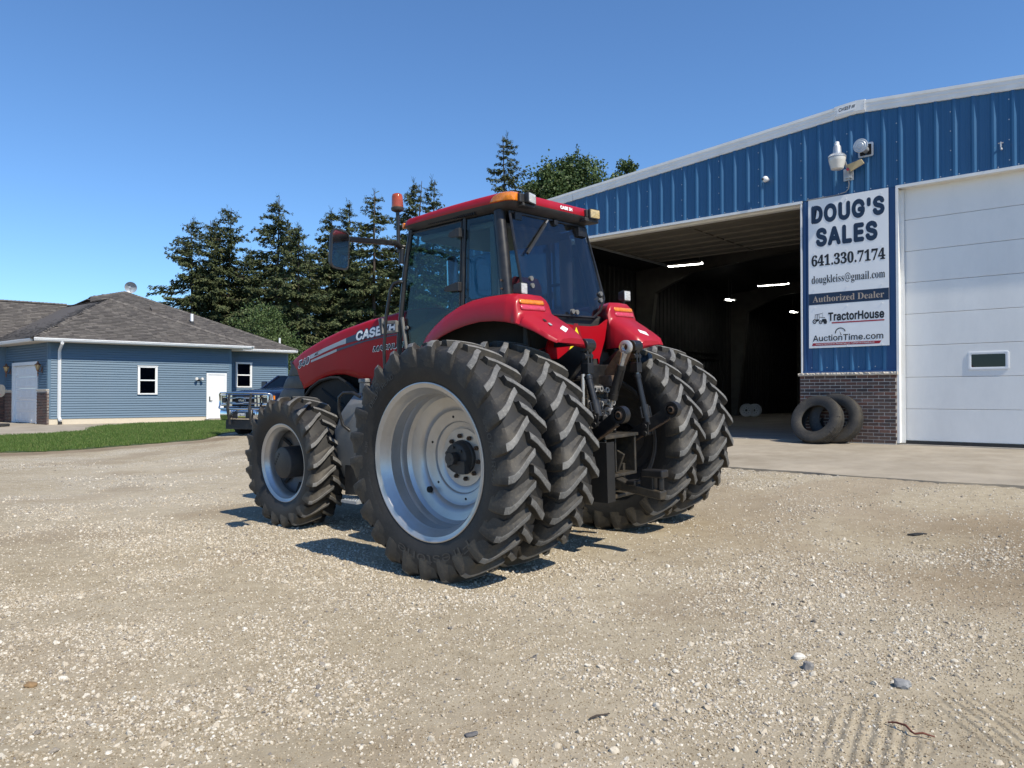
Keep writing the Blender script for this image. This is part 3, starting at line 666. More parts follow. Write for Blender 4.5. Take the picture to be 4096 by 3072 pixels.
sign_text('Authorized Dealer', .08, 1.44, 3.435, 3.565, MT['tanprint'], bold=0, serif=.045, font='slab')
sign_text('TractorHouse', .385, 1.44, 3.035, 3.21, MT['blackprint'], bold=.030, gap=1.03)
mb = MB(); mb.bb(.455, 1.44, -.0475, -.0462, 2.985, 3.01); mb.build('red_underline', MT['redprint'], sg)
sign_text('AuctionTime.com', .08, 1.42, 2.635, 2.76, MT['blackprint'], bold=.012)
mb = MB(); mb.prism([(.06,2.545),(1.35,2.545),(1.385,2.60),(.08,2.60)], 'y', -.0475, -.0462); mb.build('red_band', MT['redprint'], sg)
put_text('lettering', 'Powered by TractorHouse.com, MachineryTrader.com, TruckPaper.com & MarketBook.com', 1.12, .035, lambda u, t: (.14+u, -.0492, 2.556+t), MT['whiteprint'], sg, bold=.01)
mb = MB()
def arc(cx, cz, r0, r1, a0, a1, n=16, rx=1.): 
    vs = []
    for k in range(n+1):
        a = R(a0+(a1-a0)*k/n); vs += [(cx+r0*math.cos(a)*rx, -.0482, cz+r0*math.sin(a)), (cx+r1*math.cos(a)*rx, -.0482, cz+r1*math.sin(a))]
    mb.add(vs, [(2*k, 2*k+1, 2*k+3, 2*k+2) for k in range(n)])
arc(.62, 2.79, .085, .105, 15, 185); mb.poly([(.625,-.0482,2.745),(.645,-.0482,2.745),(.60,-.0482,2.835)]); mb.build('gauge_mark', MT['blackprint'], sg, fixn=False)
# small printed tractor
mb = MB(); f = lambda *P: mb.poly([(s, -.0482, z) for s, z in P])
arc(.115, 3.045, .026, .048, 0, 360, rx=.85); arc(.115, 3.045, 0, .010, 0, 360); arc(.235, 3.025, .020, .038, 0, 360, rx=.95); arc(.235, 3.025, 0, .009, 0, 360)
f((.12,3.185),(.265,3.205),(.265,3.195),(.12,3.175)); f((.128,3.18),(.136,3.18),(.128,3.09),(.118,3.09)); f((.165,3.19),(.178,3.19),(.172,3.09),(.160,3.09)); f((.20,3.19),(.208,3.19),(.212,3.06),(.205,3.06)); f((.275,3.22),(.280,3.22),(.280,3.13),(.275,3.13))
f((.145,3.09),(.21,3.085),(.20,3.05),(.155,3.04)); f((.21,3.135),(.325,3.115),(.33,3.10),(.21,3.125)); f((.265,3.09),(.345,3.085),(.35,3.065),(.27,3.06)); f((.285,3.06),(.35,3.07),(.365,3.03),(.355,2.99),(.32,2.98),(.295,3.0)); f((.26,3.07),(.30,3.07),(.30,3.03),(.265,3.03))
mb.build('tractor_emblem', MT['blackprint'], sg, fixn=False)
mb = MB()
for s in (.12, .75, 1.40):
    for z in (5.47, 4.45, 3.70, 3.33, 2.53): mb.cyl((s, -.046, z), (s, -.056, z), .010, n=8)
tag(mb.build('screws', MT['whiteprint'], sg), kind='stuff')

cs = on_shop('maker_plate', 'small white CHIEF name plate on the roof peak trim', 'name plate')
rk = lambda u, t, s0, z0: (s0+u, -.0785, RAKE(s0+u)+z0+t)
mb = MB(); mb.loft([[(s, -.0775, RAKE(s)-.125), (s, -.0775, RAKE(s)+.010)] for s in (.60, .78, .95)]); o = mb
o.loft([[(s, -.0725, RAKE(s)-.125), (s, -.0725, RAKE(s)+.010)] for s in (.60, .78, .95)]); o.build('plate', MT['whiteprint'], cs)
put_text('lettering', 'CHIEF', .24, .072, lambda u, t: rk(u, t, .625, -.085), MT['blackprint'], cs, bold=.02)
mb = MB()
for q in range(4): mb.poly([rk(0, -.085, .865+.016*q, 0), rk(0, -.085, .875+.016*q, 0), rk(0, -.025, .895+.016*q, 0), rk(0, -.025, .885+.016*q, 0)])
mb.build('stripe_mark', MT['blackprint'], cs, fixn=False)

bl_ = on_shop('yard_light', 'grey and white dusk to dawn barn light on a bracket above the sign', 'lamp', (.72, -.50, 0))
mb = MB(); mb.lathe([(5.955,.0),(5.955,.095),(5.965,.115),(6.10,.150),(6.165,.163),(6.185,.160)], 28, axis='z'); mb.build('lamp_bowl', MT['lampglass'], bl_, smooth=35)
mb = MB(); mb.lathe([(6.185,.168),(6.20,.168),(6.245,.125),(6.25,.10),(6.26,.082),(6.40,.072),(6.42,.06),(6.42,0)], 28, axis='z')
for k in range(28): a = 2*PI*k/28; mb.bar((.165*math.cos(a), .165*math.sin(a), 6.205), (.122*math.cos(a), .122*math.sin(a), 6.25), .008, .012)
mb.build('lamp_housing', MT['galv'], bl_, smooth=35)
mb = MB(); mb.lathe([(6.42,.05),(6.44,.045),(6.445,.042),(6.49,.040),(6.50,.03),(6.50,0)], 20, axis='z'); mb.bb(-.05,-.043,-.012,.012,6.455,6.475); mb.build('photo_cell', MT['vinylwhite'], bl_, smooth=35)
mb = MB(); mb.tube([(.02,.12,6.24),(.06,.30,6.16),(.075,.42,6.02),(.08,.455,5.95)], .022); mb.build('arm', MT['galv'], bl_, smooth=40)
mb = MB(); mb.bb(-.02,.17,.452,.466,5.82,6.06); mb.bb(.055,.105,.42,.452,5.82,6.06); mb.bb(.02,.14,.40,.452,5.86,5.89); mb.build('wall_bracket', MT['galv'], bl_, bevel=.003)
mb = MB(); mb.tube([(.08,.43,5.86),(.085,.45,5.75),(.075,.45,5.66),(.02,.448,5.60),(-.15,.448,5.572),(-.75,.446,5.558)], .009); mb.build('power_cable', MT['cable'], bl_, smooth=60)
an = on_shop('antenna', 'tan wedge-shaped antenna panel mounted right of the barn light', 'antenna')
mb = MB(); mb.slab([(.80,-.20,6.10),(1.08,-.20,6.165),(1.135,-.20,6.07),(.885,-.20,5.955)], (0,.035,0)); mb.build('antenna_panel', MT['tan'], an, bevel=.006)
mb = MB(); mb.tube([(.81,-.18,6.03),(.84,-.18,6.0)], .03); mb.build('connector', MT['redlens'], an, smooth=40)
mb = MB(); mb.tube([(.86,-.16,6.0),(.84,-.06,5.98),(.83,0,5.97)], .012); mb.build('mount', MT['galv'], an)
ev = on_shop('exhaust_vent', 'round capped exhaust vent on a square flange high on the blue wall', 'vent')
mb = MB()
for P, y in ((rrect(.27,.27,.03), -.034), (rrect(.27,.27,.03), -.044), (rrect(.20,.20,.02), -.044)): 
    pass
mb.loft([[(1.12+u, y, 6.37+v) for u, v in P] for P, y in ((rrect(.28,.28,.03), -.030), (rrect(.28,.28,.03), -.044), (rrect(.215,.215,.02), -.046), (rrect(.215,.215,.02), -.02))], closed=True); mb.build('flange', MT['galv'], ev, smooth=30)
mb = MB(); mb.bb(1.01, 1.23, -.034, -.03, 6.26, 6.48); mb.build('opening', MT['blackdull'], ev)
mb = MB(); mb.lathe([(-.02,.062),(-.32,.062)], 24, (1.12, 0, 6.37)); mb.build('pipe', MT['galv'], ev, smooth=40)
mb = MB(); mb.lathe([(-.30,.10),(-.365,.118),(-.37,.135),(-.385,.135),(-.39,.125),(-.388,.10),(-.396,.09),(-.394,.06),(-.402,.05),(-.402,.0)], 32, (1.12, 0, 6.37))
for a in (0, 120, 240): mb.bar((1.12+.1*math.cos(R(a)), -.25, 6.37+.1*math.sin(R(a))), (1.12+.1*math.cos(R(a)), -.34, 6.37+.1*math.sin(R(a))), .03, .004)
mb.build('cap', MT['galv'], ev, smooth=15)
sc_ = on_shop('security_camera', 'small white ball security camera on the blue wall above the open door', 'camera')
mb = MB(); mb.lathe([(-.065+.065*math.cos(PI*k/12)*-1-.04, .065*math.sin(PI*k/12)) for k in range(13)], 20, (-.88, 0, 6.15)); mb.build('camera_ball', MT['vinylwhite'], sc_, smooth=60)
mb = MB(); mb.lathe([(-.02,.05),(-.035,.05)], 16, (-.88, 0, 6.15)); mb.build('base', MT['vinylwhite'], sc_)
mb = MB(); mb.cyl((-.905,-.15,6.145), (-.92,-.172,6.143), .027, n=14); mb.build('lens', MT['blackplastic'], sc_)
se = on_shop('wall_tap', 'small brass valve with a cross handle on the blue wall above the closed door', 'valve')
mb = MB(); mb.cyl((3.38,0,5.98),(3.38,-.07,5.98),.014,n=8); mb.cyl((3.34,-.065,6.01),(3.42,-.065,6.01),.010,n=8); mb.cyl((3.38,-.07,6.03),(3.38,-.07,5.93),.012,n=8); mb.cyl((3.385,-.07,5.92),(3.395,-.075,5.885),.018,n=8); mb.build('valve_body', MT['steel'], se)
def light(s, y, z, l, name='strip_light', label='', yaw=0):
    t = on_shop(name, label, 'light', (s, y, z), Matrix.Rotation(R(yaw), 4, 'Z'), 'fluorescent strip lights under the workshop roof')
    mb = MB(); mb.prism([(-.16,.0),(-.10,.07),(.10,.07),(.16,.0),(.15,-.005),(.09,.055),(-.09,.055),(-.15,-.005)], 'x', -l/2, l/2); mb.build('housing', MT['white'], t)
    for q in (-.075, .075):
        mb = MB(); mb.cyl((-l/2+.02, q, .02), (l/2-.02, q, .02), .022, n=10); mb.build('tube', MT['tube'], t)
    mb = MB(); zc = RAKE(s)-.15-z
    for q in (-l/2+.1, l/2-.1): mb.cyl((q, 0, .06), (q, 0, zc), .005, n=5)
    mb.build('hanger', MT['galv'], t)
light(-6.88, 7.72, 6.0, 1.22, label='lit strip light under the workshop roof, nearest the open door', yaw=10)
light(-6.40, 14.3, 6.0, 1.22, label='lit strip light deeper in the workshop, beside the sign in view', yaw=10)
light(-8.12, 14.07, 5.5, .42, label='small lit strip light seen end on against the dark left wall', yaw=80)
light(-7.78, 20.4, 5.5, .42, label='tiniest lit strip light, deepest in the dark workshop', yaw=80)
def truck_rim(s, y, label, yaw):
    t = on_shop('loose_truck_rim', label, 'wheel rim', (s, y, .60), Matrix.Rotation(R(yaw), 4, 'Z'), 'white rims standing on the workshop floor')
    mb = MB(); mb.lathe([(-.11,.285),(-.12,.275),(-.10,.25),(-.07,.235),(.07,.235),(.10,.25),(.12,.275),(.11,.285),(.105,.285),(.06,.25),(-.06,.25),(-.105,.285),(-.11,.285)], 36, (0,0,.285)); mb.build('rim_barrel', MT['white'], t, smooth=35)
    mb = MB(); mb.lathe([(-.08,.235),(-.07,.17),(-.075,.09),(-.075,.05)], 36, (0,0,.285)); mb.build('rim_disc', MT['white'], t, smooth=35)
    mb = MB()
    for k in range(8): a = 2*PI*k/8; mb.cyl((.13*math.cos(a), -.082, .285+.13*math.sin(a)), (.13*math.cos(a), -.073, .285+.13*math.sin(a)), .014, n=8)
    mb.build('bolt_holes', MT['blackdull'], t)
truck_rim(-8.30, 16.1, 'white truck rim on the dark workshop floor, its drilled disc facing out', 8)
truck_rim(-8.02, 16.28, 'white truck rim standing right behind another rim, only its barrel showing', 8)
def old_tyre(s, y, lean, yaw, label, worn):
    M = Matrix.Translation((s, y, .575)) @ Matrix.Rotation(R(yaw), 4, 'Z') @ Matrix.Rotation(R(-lean), 4, 'X')
    t = thing('old_tyre', label, 'tyre', MS @ M, 'worn tyres leaning on the brick pier')
    w, Ro, rb = .14, .505, .285
    prof = [(-w*.62,rb-.005),(-w*.74,rb),(-w*.86,rb+.03),(-w*1.02,rb+.09),(-w*1.03,rb+.14),(-w*.93,Ro-.035),(-w*.86,Ro-.015),(-w*.5,Ro),(-w*.46,Ro-.010),(-w*.40,Ro-.010),(-w*.36,Ro),(-w*.06,Ro+.002),(-w*.03,Ro-.010),(w*.03,Ro-.010),(w*.06,Ro+.002),(w*.36,Ro),(w*.40,Ro-.010),(w*.46,Ro-.010),(w*.5,Ro),(w*.86,Ro-.015),(w*.93,Ro-.035),(w*1.03,rb+.14),(w*1.02,rb+.09),(w*.86,rb+.03),(w*.74,rb),(w*.62,rb-.005),(w*.6,rb+.03),(w*.85,rb+.10),(w*.8,Ro-.06),(0,Ro-.035),(-w*.8,Ro-.06),(-w*.85,rb+.10),(-w*.6,rb+.03),(-w*.62,rb-.005)]
    mb = MB(); mb.lathe(prof, 64, (0,0,Ro)); mb.build('carcass', MT['rubberdusty'], t, smooth=35)
    if worn:
        mb = MB()
        for a in (62, 128, 142, 155, 168, 255, 335, 5, 322):
            c, s_ = math.cos(R(a)), math.sin(R(a)); mb.bar((Ro*c*.90, -w*.97, Ro+Ro*s_*.90), (1.005*Ro*c, -w*.72, Ro+1.005*Ro*s_), .012, .012, (-s_, 0, c))
        mb.build('tread_tears', MT['blackdull'], t)
old_tyre(.25, -.62, 24, -8, 'torn worn-out tyre, front one of the two leaning by the brick pier', True)
old_tyre(.56, -.33, 15, -4, 'worn tyre leaning directly on the bricks behind the torn one', False)
# ------------------------------------------------------------------ the blue house (s along the long wall, y inwards)
C0 = (-19.5, 31.9, 0)
MH = frame(C0, (.7771,.6293,0), (-.6293,.7771,0)); MG = frame(C0, (-.7771,.6293,0), (-.6293,-.7771,0)); GL = MH.inverted() @ MG
house = thing('blue_house', 'low house with blue lap siding, brown shingled hip roof and white gutters', 'house', MH)
def hb(mb, name, mats, g=False, parent=house, **k):
    o = mb.build(name, mats, parent, **k)
    if g: o.matrix_local = GL
    return o
_bd = {}
def board(s0, s1, z, g=False, y=0.):
    l = round(s1-s0, 3); k = (l, g)
    if k not in _bd:
        o = -1 if not g else 1; mb = MB(); mb.prism([(0,0),(o*.036,0),(o*.036,.010),(o*.016,.090),(0,.090)], 'x', 0, l); _bd[k] = mb.mesh('siding_board', MT['siding'])
    ob = link('siding_board', _bd[k], house)
    ob.matrix_local = (GL if g else Matrix.Identity(4)) @ Matrix.Translation((s0, y, z))
def courses(s0, s1, z0, z1, holes=(), g=False, y=0.):
    n = int(round((z1-z0)/.107))
    for i in range(n):
        z = z0+i*.107; segs = [(s0, s1)]
        for (a, b_, c, d) in holes:
            if z+.1 > c and z < d-.02:
                segs = [q for p, r in segs for q in ((p, min(r, a)), (max(p, b_), r)) if q[1]-q[0] > .03]
        for p, r in segs: board(p, r, z, g, y)
mb = MB(); mb.bb(0, 7.6, .01, .15, .2, 3.78); mb.bb(7.45, 7.6, .01, 1.6, .2, 3.78); mb.bb(7.5, 11.1, 1.51, 1.65, .2, 3.75); mb.bb(10.95, 11.1, 1.5, 9, .2, 3.75); hb(mb, 'wall', MT['siding'])
mb = MB(); mb.bb(0, 1.06, -.15, -.03, .2, 3.78); mb.bb(4.0, 5.0, -.15, -.03, .2, 3.78); mb.bb(1.06, 4.0, -.15, -.03, 2.86, 3.78); hb(mb, 'garage_wall', MT['siding'], g=True)
courses(.09, 7.52, .545, 3.77, [(3.44, 4.30, 1.56, 2.88), (6.44, 7.40, .2, 2.62)])
courses(.09, 4.9, 1.80, 3.77, [(1.0, 4.10, 1.0, 3.0)], g=True)
courses(7.6, 11.0, .545, 3.75, [(8.32, 9.18, 1.93, 3.21)], y=1.5)
mb = MB(); mb.bb(-.03, .10, -.026, .0, .54, 3.77); hb(mb, 'corner_post', MT['siding'])
mb = MB(); mb.bb(-.03, .10, .0, .026, 1.80, 3.77); hb(mb, 'corner_post', MT['siding'], g=True)
mb = MB(); mb.bb(7.51, 7.63, -.026, .1, .54, 3.77); hb(mb, 'corner_post', MT['siding'])
mb = MB(); mb.bb(4.82, 4.95, .0, .026, 1.80, 3.77); hb(mb, 'corner_post', MT['siding'], g=True)
mb = MB(); mb.bb(0, 6.44, -.012, .06, .2, .545); mb.bb(7.40, 7.62, -.012, .06, .2, .545); hb(mb, 'foundation', MT['foundation'])
mb = MB(); mb.bb(7.62, 11.0, 1.488, 1.55, .2, .545); hb(mb, 'foundation', MT['foundation'])
mb = MB(); mb.bb(6.38, 7.5, -.75, -.013, .2, .42); hb(mb, 'door_step', MT['concrete'])
# soffits, gutters, downspout
def gutter(s0, s1, y, z, g=False, o=-1):
    pr = [(0,-.0),(0,-.13),(o*.05,-.13),(o*.085,-.085),(o*.085,-.06),(o*.105,-.04),(o*.105,-.008),(o*.085,-.0)]
    mb = MB(); mb.loft([[(s, y+a, z+b_) for a, b_ in pr] for s in (s0, s1)], closed=True, cap=True); hb(mb, 'gutter', MT['vinylwhite'], g)
mb = MB(); mb.bb(-.55, 8.45, -.56, .02, 3.775, 3.80); hb(mb, 'soffit', MT['soffit'])
mb = MB(); mb.bb(0, 5.0, -.02, .60, 3.777, 3.80); hb(mb, 'soffit', MT['soffit'], True)
mb = MB(); mb.bb(7.7, 11.3, .92, 1.52, 3.755, 3.78); hb(mb, 'soffit', MT['soffit'])
mb = MB(); mb.bb(-.56, 8.46, -.585, -.56, 3.77, 3.92); hb(mb, 'fascia', MT['vinylwhite']); 
gutter(-.60, 8.49, -.586, 3.915); gutter(-.03, 5.4, .60, 3.915, True, 1); gutter(7.85, 11.35, .92, 3.88)
mb = MB()
mb.tube([(.42,-.60,3.80),(.42,-.60,3.70),(.40,-.10,3.46),(.40,-.065,3.36),(.40,-.065,.62),(.42,-.10,.53),(.44,-.20,.47)], .062, n=4); hb(mb, 'downspout', MT['vinylwhite'])
mb = MB(); mb.cyl((.43,-.13,.25),(.43,-.13,.42),.08,n=12); hb(mb, 'drain_pipe', MT['blackplastic'])
# windows and doors
def window(s0, s1, z0, z1, y):
    fr = MB()
    for a, b_, c, d in ((s0,s1,z1-.07,z1),(s0,s1,z0,z0+.06),(s0,s0+.07,z0+.06,z1-.07),(s1-.07,s1,z0+.06,z1-.07)): fr.bb(a, b_, y-.055, y-.0, c, d)
    fr.bb(s0-.02, s1+.02, y-.07, y-.056, z1-.02, z1+.015)
    w = hb(fr, 'window', MT['vinylwhite']); zm = (z0+z1)/2
    mb = MB(); mb.bb(s0+.071, s1-.071, y-.043, y-.012, zm-.028, zm+.028)
    for a, b_ in ((z0+.061, zm-.029), (zm+.029, z1-.071)):
        for p, q in ((s0+.071, s0+.10), (s1-.10, s1-.071)): mb.bb(p, q, y-.036, y-.012, a, b_)
    mb.build('sash', MT['vinylwhite'], w)
    for a, b_ in ((z0+.061, zm-.029), (zm+.029, z1-.071)):
        mb = MB(); mb.bb(s0+.101, s1-.101, y-.026, y-.020, a, b_); mb.build('pane', MT['winglass'], w)
    mb = MB(); mb.bb(s0+.08, s1-.08, y-.008, y-.002, z0+.06, z1-.07); mb.build('blind', MT['blackdull'] if y == 0 else mat('brown_blind', (.07,.055,.045), .7), w)
window(3.455, 4.285, 1.575, 2.86, 0.); window(8.335, 9.165, 1.94, 3.20, 1.5)
fr = MB()
for a, b_, c, d in ((6.45,6.53,.42,2.60),(7.31,7.39,.42,2.60),(6.53,7.31,2.52,2.60)): fr.bb(a, b_, -.05, .0, c, d)
dr = hb(fr, 'side_door', MT['vinylwhite'])
mb = MB(); mb.bb(6.532, 7.308, -.030, -.004, .44, 2.518)
for i in range(2):
    for (z0, z1) in ((.62, 1.12), (1.28, 1.95), (2.08, 2.40)):
        s0 = 6.63+.34*i; mb.loft([[(s0+.12+u, y, (z0+z1)/2+v) for u, v in rrect(.24-q, z1-z0-q, .005, 1)] for q, y in ((0,-.0305),(.0,-.034),(.03,-.034),(.06,-.031))], closed=True, cap=True)
mb.build('door_leaf', MT['vinylwhite'], dr)
mb = MB(); mb.bb(6.575, 6.625, -.045, -.030, 1.25, 1.48); mb.cyl((6.60,-.03,1.30),(6.60,-.085,1.30),.022,n=10); mb.bar((6.60,-.08,1.30),(6.72,-.085,1.30),.02,.02); mb.build('handle', MT['blackplastic'], dr)
fr = MB()
for a, b_, c, d in ((1.06,1.20,.30,3.0),(3.92,4.06,.30,3.0),(1.20,3.92,2.86,3.0)): fr.bb(a, b_, .0, .05, c, d); fr.bb(a+(.13 if a < 2 and b_ < 2 else 0), b_-(.13 if a > 3 else 0), -.2, .0, c, d if d < 3 or b_-a < 1 else d)
gd = hb(fr, 'garage_door', MT['vinylwhite'], True)
for i in range(5):
    z0 = .335+.505*i; mb = MB(); mb.bb(1.205, 3.915, -.11, -.07, z0, z0+.498)
    for k in range(4):
        sc0 = 1.205+2.71*(k+.5)/4; mb.loft([[(sc0+u, y, z0+.25+v) for u, v in rrect(.54-q, .34-q, .01, 1)] for q, y in ((0,-.0695),(.02,-.060),(.06,-.060),(.09,-.067))], closed=True, cap=True)
    mb.build('door_section', MT['vinylwhite'], gd)
# brick wainscot
def bricks(s0, s1, z1):
    mb = MB(); mb.bb(s0, s1, -.02, .055, .2, z1); hb(mb, 'pier_core', MT['mortar'], True)
    mb = MB()
    for r in range(int((z1-.27)/.0665)):
        s = s0-(.1 if r % 2 else 0)
        while s < s1:
            a, b_ = max(s, s0-.004), min(s+.19, s1+.004)
            if b_-a > .03: mb.bb(a, b_, -.02, .067, .275+r*.0665, .275+r*.0665+.056, random.choice((0,0,1,2,2,3,4)))
            s += .2
    tag(hb(mb, 'brickwork', BR, True), kind='stuff')
    mb = MB(); mb.bb(s0-.03, s1+.03, -.02, .10, z1, z1+.06); hb(mb, 'stone_cap', MT['stone'], True, bevel=.01)
bricks(-.06, 1.05, 1.73); bricks(4.07, 5.0, 1.73)
mb = MB(); mb.bb(-9, 0, .0, .12, .2, 3.78); o = hb(mb, 'wing_wall', MT['siding']); WM = GL @ Matrix.Translation((4.95,0,0)) @ GL.inverted(); o.matrix_local = WM
mb = MB()
for i in range(18): mb.prism([(0,1.78+.107*i),(-.02,1.78+.107*i),(-.004,1.78+.107*i+.106),(0,1.78+.107*i+.106)], 'x', -6, -.05)
o = hb(mb, 'siding_boards', MT['siding']); o.matrix_local = WM; tag(o, kind='stuff')
mb = MB()
for r in range(22):
    for i in range(30):
        s = -6+.2*i+(.1 if r % 2 else 0); mb.bb(s, s+.19, -.067, -.0, .275+r*.0665, .275+r*.0665+.056, random.choice((0,0,1,2,2,3,4)))
mb.bb(-6.2, 0, -.055, -.0, .2, 1.735); o = hb(mb, 'brickwork', BR); o.matrix_local = WM; tag(o, kind='stuff')
# roof planes covered with real shingle tabs
SH = [mat('shingle_%d' % i, c, .9, var=.12, vscale=30, bump=.002, bscale=200) for i, c in enumerate([(.098,.088,.079), (.118,.106,.095), (.082,.073,.067), (.138,.124,.110), (.090,.080,.073)])]
def roof_face(P, sh=True):
    P = [Vector(p) for p in P]; nrm = (P[1]-P[0]).cross(P[2]-P[0]).normalized()
    if nrm.z < 0: nrm = -nrm
    mb = MB(); mb.slab(P, -nrm*.03); hb(mb, 'roof', SH[2])
    if not sh: return
    u = Vector((0,0,1)).cross(nrm).normalized(); v = nrm.cross(u); o = P[0]
    Q = [((p-o).dot(u), (p-o).dot(v)) for p in P]; u0, u1 = min(q[0] for q in Q), max(q[0] for q in Q); v0, v1 = min(q[1] for q in Q), max(q[1] for q in Q)
    mb = MB(); r = 0; y = v0
    pt = lambda a, b_, h: o+u*a+v*b_+nrm*h
    while y < v1-.03:
        x = u0-random.uniform(0, .3)
        while x < u1:
            w = random.uniform(.13, .36); cx, cy = np.array([x+w/2]), np.array([y+.07])
            if inpoly(cx, cy, Q)[0]:
                sk = random.uniform(-.02, .02); h = .022+random.choice((0, 0, .010))
                mb.add([pt(x,y,h),pt(x+w-.006,y,h),pt(x+w-.006+sk,y+.146,.004),pt(x+sk,y+.146,.004),pt(x,y,0),pt(x+w-.006,y,0)], [(0,1,2,3),(4,5,1,0)], random.choice((0,0,1,1,2,2,3,4)))
            x += w
        y += .142
    tag(hb(mb, 'shingles', SH, fixn=False), kind='stuff')
def ridge(p, q, name='ridge_cap'):
    p, q = Vector(p), Vector(q); d = (q-p); l = d.length; d.normalize(); sd = Vector((0,0,1)).cross(d).normalized(); up = d.cross(sd)
    mb = MB(); n = int(l/.17)
    for k in range(n):
        a = p+d*(l*k/n); b_ = p+d*(l*(k+1.25)/n)
        mb.add([a-sd*.15-up*.035, a+up*.045, a+sd*.15-up*.035, b_-sd*.15-up*.05, b_+up*.025, b_+sd*.15-up*.05], [(0,1,4,3),(1,2,5,4)], random.choice((0,1,2,3,4)))
    tag(hb(mb, name, SH, fixn=False), kind='stuff')
E1, E2, A, B = (-.60,-.60,3.92), (8.48,-.60,3.92), (2.9,3.0,6.12), (1.85,7.8,6.13)
def gp(s, y, z):
    p = GL @ Vector((s, y, z)); return (p.x, p.y, p.z)
VV = gp(5.3, .62, 3.92)
roof_face([E1, E2, A]); roof_face([VV, E1, A, B]); roof_face([E2, (8.48, 7.8, 3.92), B], False); roof_face([E2, B, A], False)
M_ = (4.39, 7.0, 7.02); ex_ = (11.4, .88, 3.90)
roof_face([(1.6,.88,3.90), ex_, M_, (2.6,5.95,6.48)]); roof_face([ex_, (11.4, 13.5, 3.90), M_], False); roof_face([M_, (11.4,13.5,3.9), (-2,13.5,3.9)], False); roof_face([(2.6,5.95,6.48), M_, (-2,13.5,3.9)], False)
LW = (VV[0]-9.5, VV[1], 3.92)
VE = (VV[0]+1.6, VV[1], 3.92); roof_face([LW, VE, (2.3,8.3,6.27), (-9.5,8.3,6.27)]); roof_face([(-9.5,8.3,6.26), (1.75,8.3,6.26), (1.75,13,3.9), (-9.5,13,3.9)], False)
ridge(E1, A); ridge(A, E2); ridge(A, B); ridge(ex_, M_); ridge(M_, (2.6,5.95,6.48)); ridge((1.9,8.3,6.28), (-9.5,8.3,6.28))
mb = MB(); mb.cyl((6.8,3.54,5.15),(6.8,3.54,5.72),.075,n=14); hb(mb, 'vent_pipe', MT['vinylwhite'], smooth=40)
mb = MB(); mb.lathe([(5.17,.22),(5.24,.10),(5.34,.085)], 14, (6.8,3.54,0), axis='z'); hb(mb, 'pipe_boot', MT['blackplastic'], smooth=40)
mb = MB(); mb.cyl((10.67,1.59,4.15),(10.67,1.59,4.55),.05,n=12); hb(mb, 'vent_pipe', MT['vinylwhite'], smooth=40)
mb = MB(); mb.prism([(4.62,5.72),(4.62,5.95),(4.98,6.10),(4.98,5.9)], 'x', 5.14, 5.50); hb(mb, 'box_vent', SH[4])
# fittings hung on the house
fl = thing('floodlight', 'twin white floodlight on the blue siding beside the white side door', 'floodlight', MH @ Matrix.Translation((6.09, -.02, 2.26)))
mb = MB(); mb.cyl((0,0,0),(0,-.03,0),.055,n=14); mb.tube([(-.10,-.05,-.02),(0,-.05,.03),(.12,-.05,-.02)], .02); mb.build('base', MT['blackplastic'], fl)
for sx in (-1, 1):
    mb = MB(); mb.lathe([(0,.03),(.06,.045),(.13,.068),(.145,.066),(.15,0)], 16, axis='z', M=Matrix.Translation((sx*.07,-.07,.02)) @ Matrix.Rotation(R(sx*60), 4, 'Y') @ Matrix.Rotation(R(60), 4, 'X')); mb.build('lamp_head', MT['lampglass'], fl, smooth=40)
def sconce(s, label):
    t = thing('wall_lantern', label, 'lantern', MG @ Matrix.Translation((s, .03, 2.66)), 'copper lanterns either side of the garage door')
    mb = MB(); mb.bb(-.05, .05, 0, .02, -.16, .06); mb.tube([(0,.02,-.05),(0,.10,-.12),(0,.16,-.10)], .015); mb.build('bracket', MT['copper'], t)
    mb = MB(); mb.lathe([(-.04,.05),(.16,.115)], 8, (0,.17,0), axis='z'); mb.build('lantern_glass', MT['yellowlens'], t)
    mb = MB(); mb.lathe([(.16,.13),(.18,.13),(.24,.05),(.27,.05),(.28,.02),(.31,.03),(.33,0)], 8, (0,.17,0), axis='z'); mb.lathe([(-.32,.0),(-.31,.015),(-.20,.03),(-.12,.02),(-.07,.05),(-.04,.065)], 8, (0,.17,0), axis='z')
    for k in range(8): a = 2*PI*k/8; mb.bar((.05*math.cos(a), .17+.05*math.sin(a), -.04), (.118*math.cos(a), .17+.118*math.sin(a), .16), .012, .012)
    mb.build('lantern_frame', MT['copper'], t)
sconce(.56, 'copper wall lantern right of the garage door, by the house corner'); sconce(4.3, 'copper wall lantern left of the garage door')
ds = thing('satellite_dish', 'small pale satellite dish on the peak of the house roof', 'satellite dish', MH @ Matrix.Translation((4.72, 7.2, 6.92)) @ Matrix.Rotation(R(-20), 4, 'Z'))
mb = MB(); mb.lathe([(-.10+.10*(r/.30)**2, r) for r in (0,.06,.12,.18,.24,.30)]+[(.005,.305)], 32, axis='y', M=Matrix.Translation((0,-.02,.38)) @ Matrix.Rotation(R(18), 4, 'X') @ Matrix.Scale(-1, 4, (0,1,0))); mb.build('dish', MT['galv'], ds, smooth=40)
mb = MB(); mb.tube([(0,.12,0),(0,.12,.25),(0,.08,.36)], .025); mb.tube([(0,.08,.12),(0,-.30,.20),(0,-.38,.34)], .013); mb.bb(-.04,.04,-.44,-.36,.31,.38); mb.build('mast_and_arm', MT['galv'], ds)
hp = thing('toy_basketball_hoop', 'small toy basketball hoop with red rim at the left end of the garage', 'basketball hoop', Matrix.Translation((-20.35, 30, float(hg(-20.35,30)))))
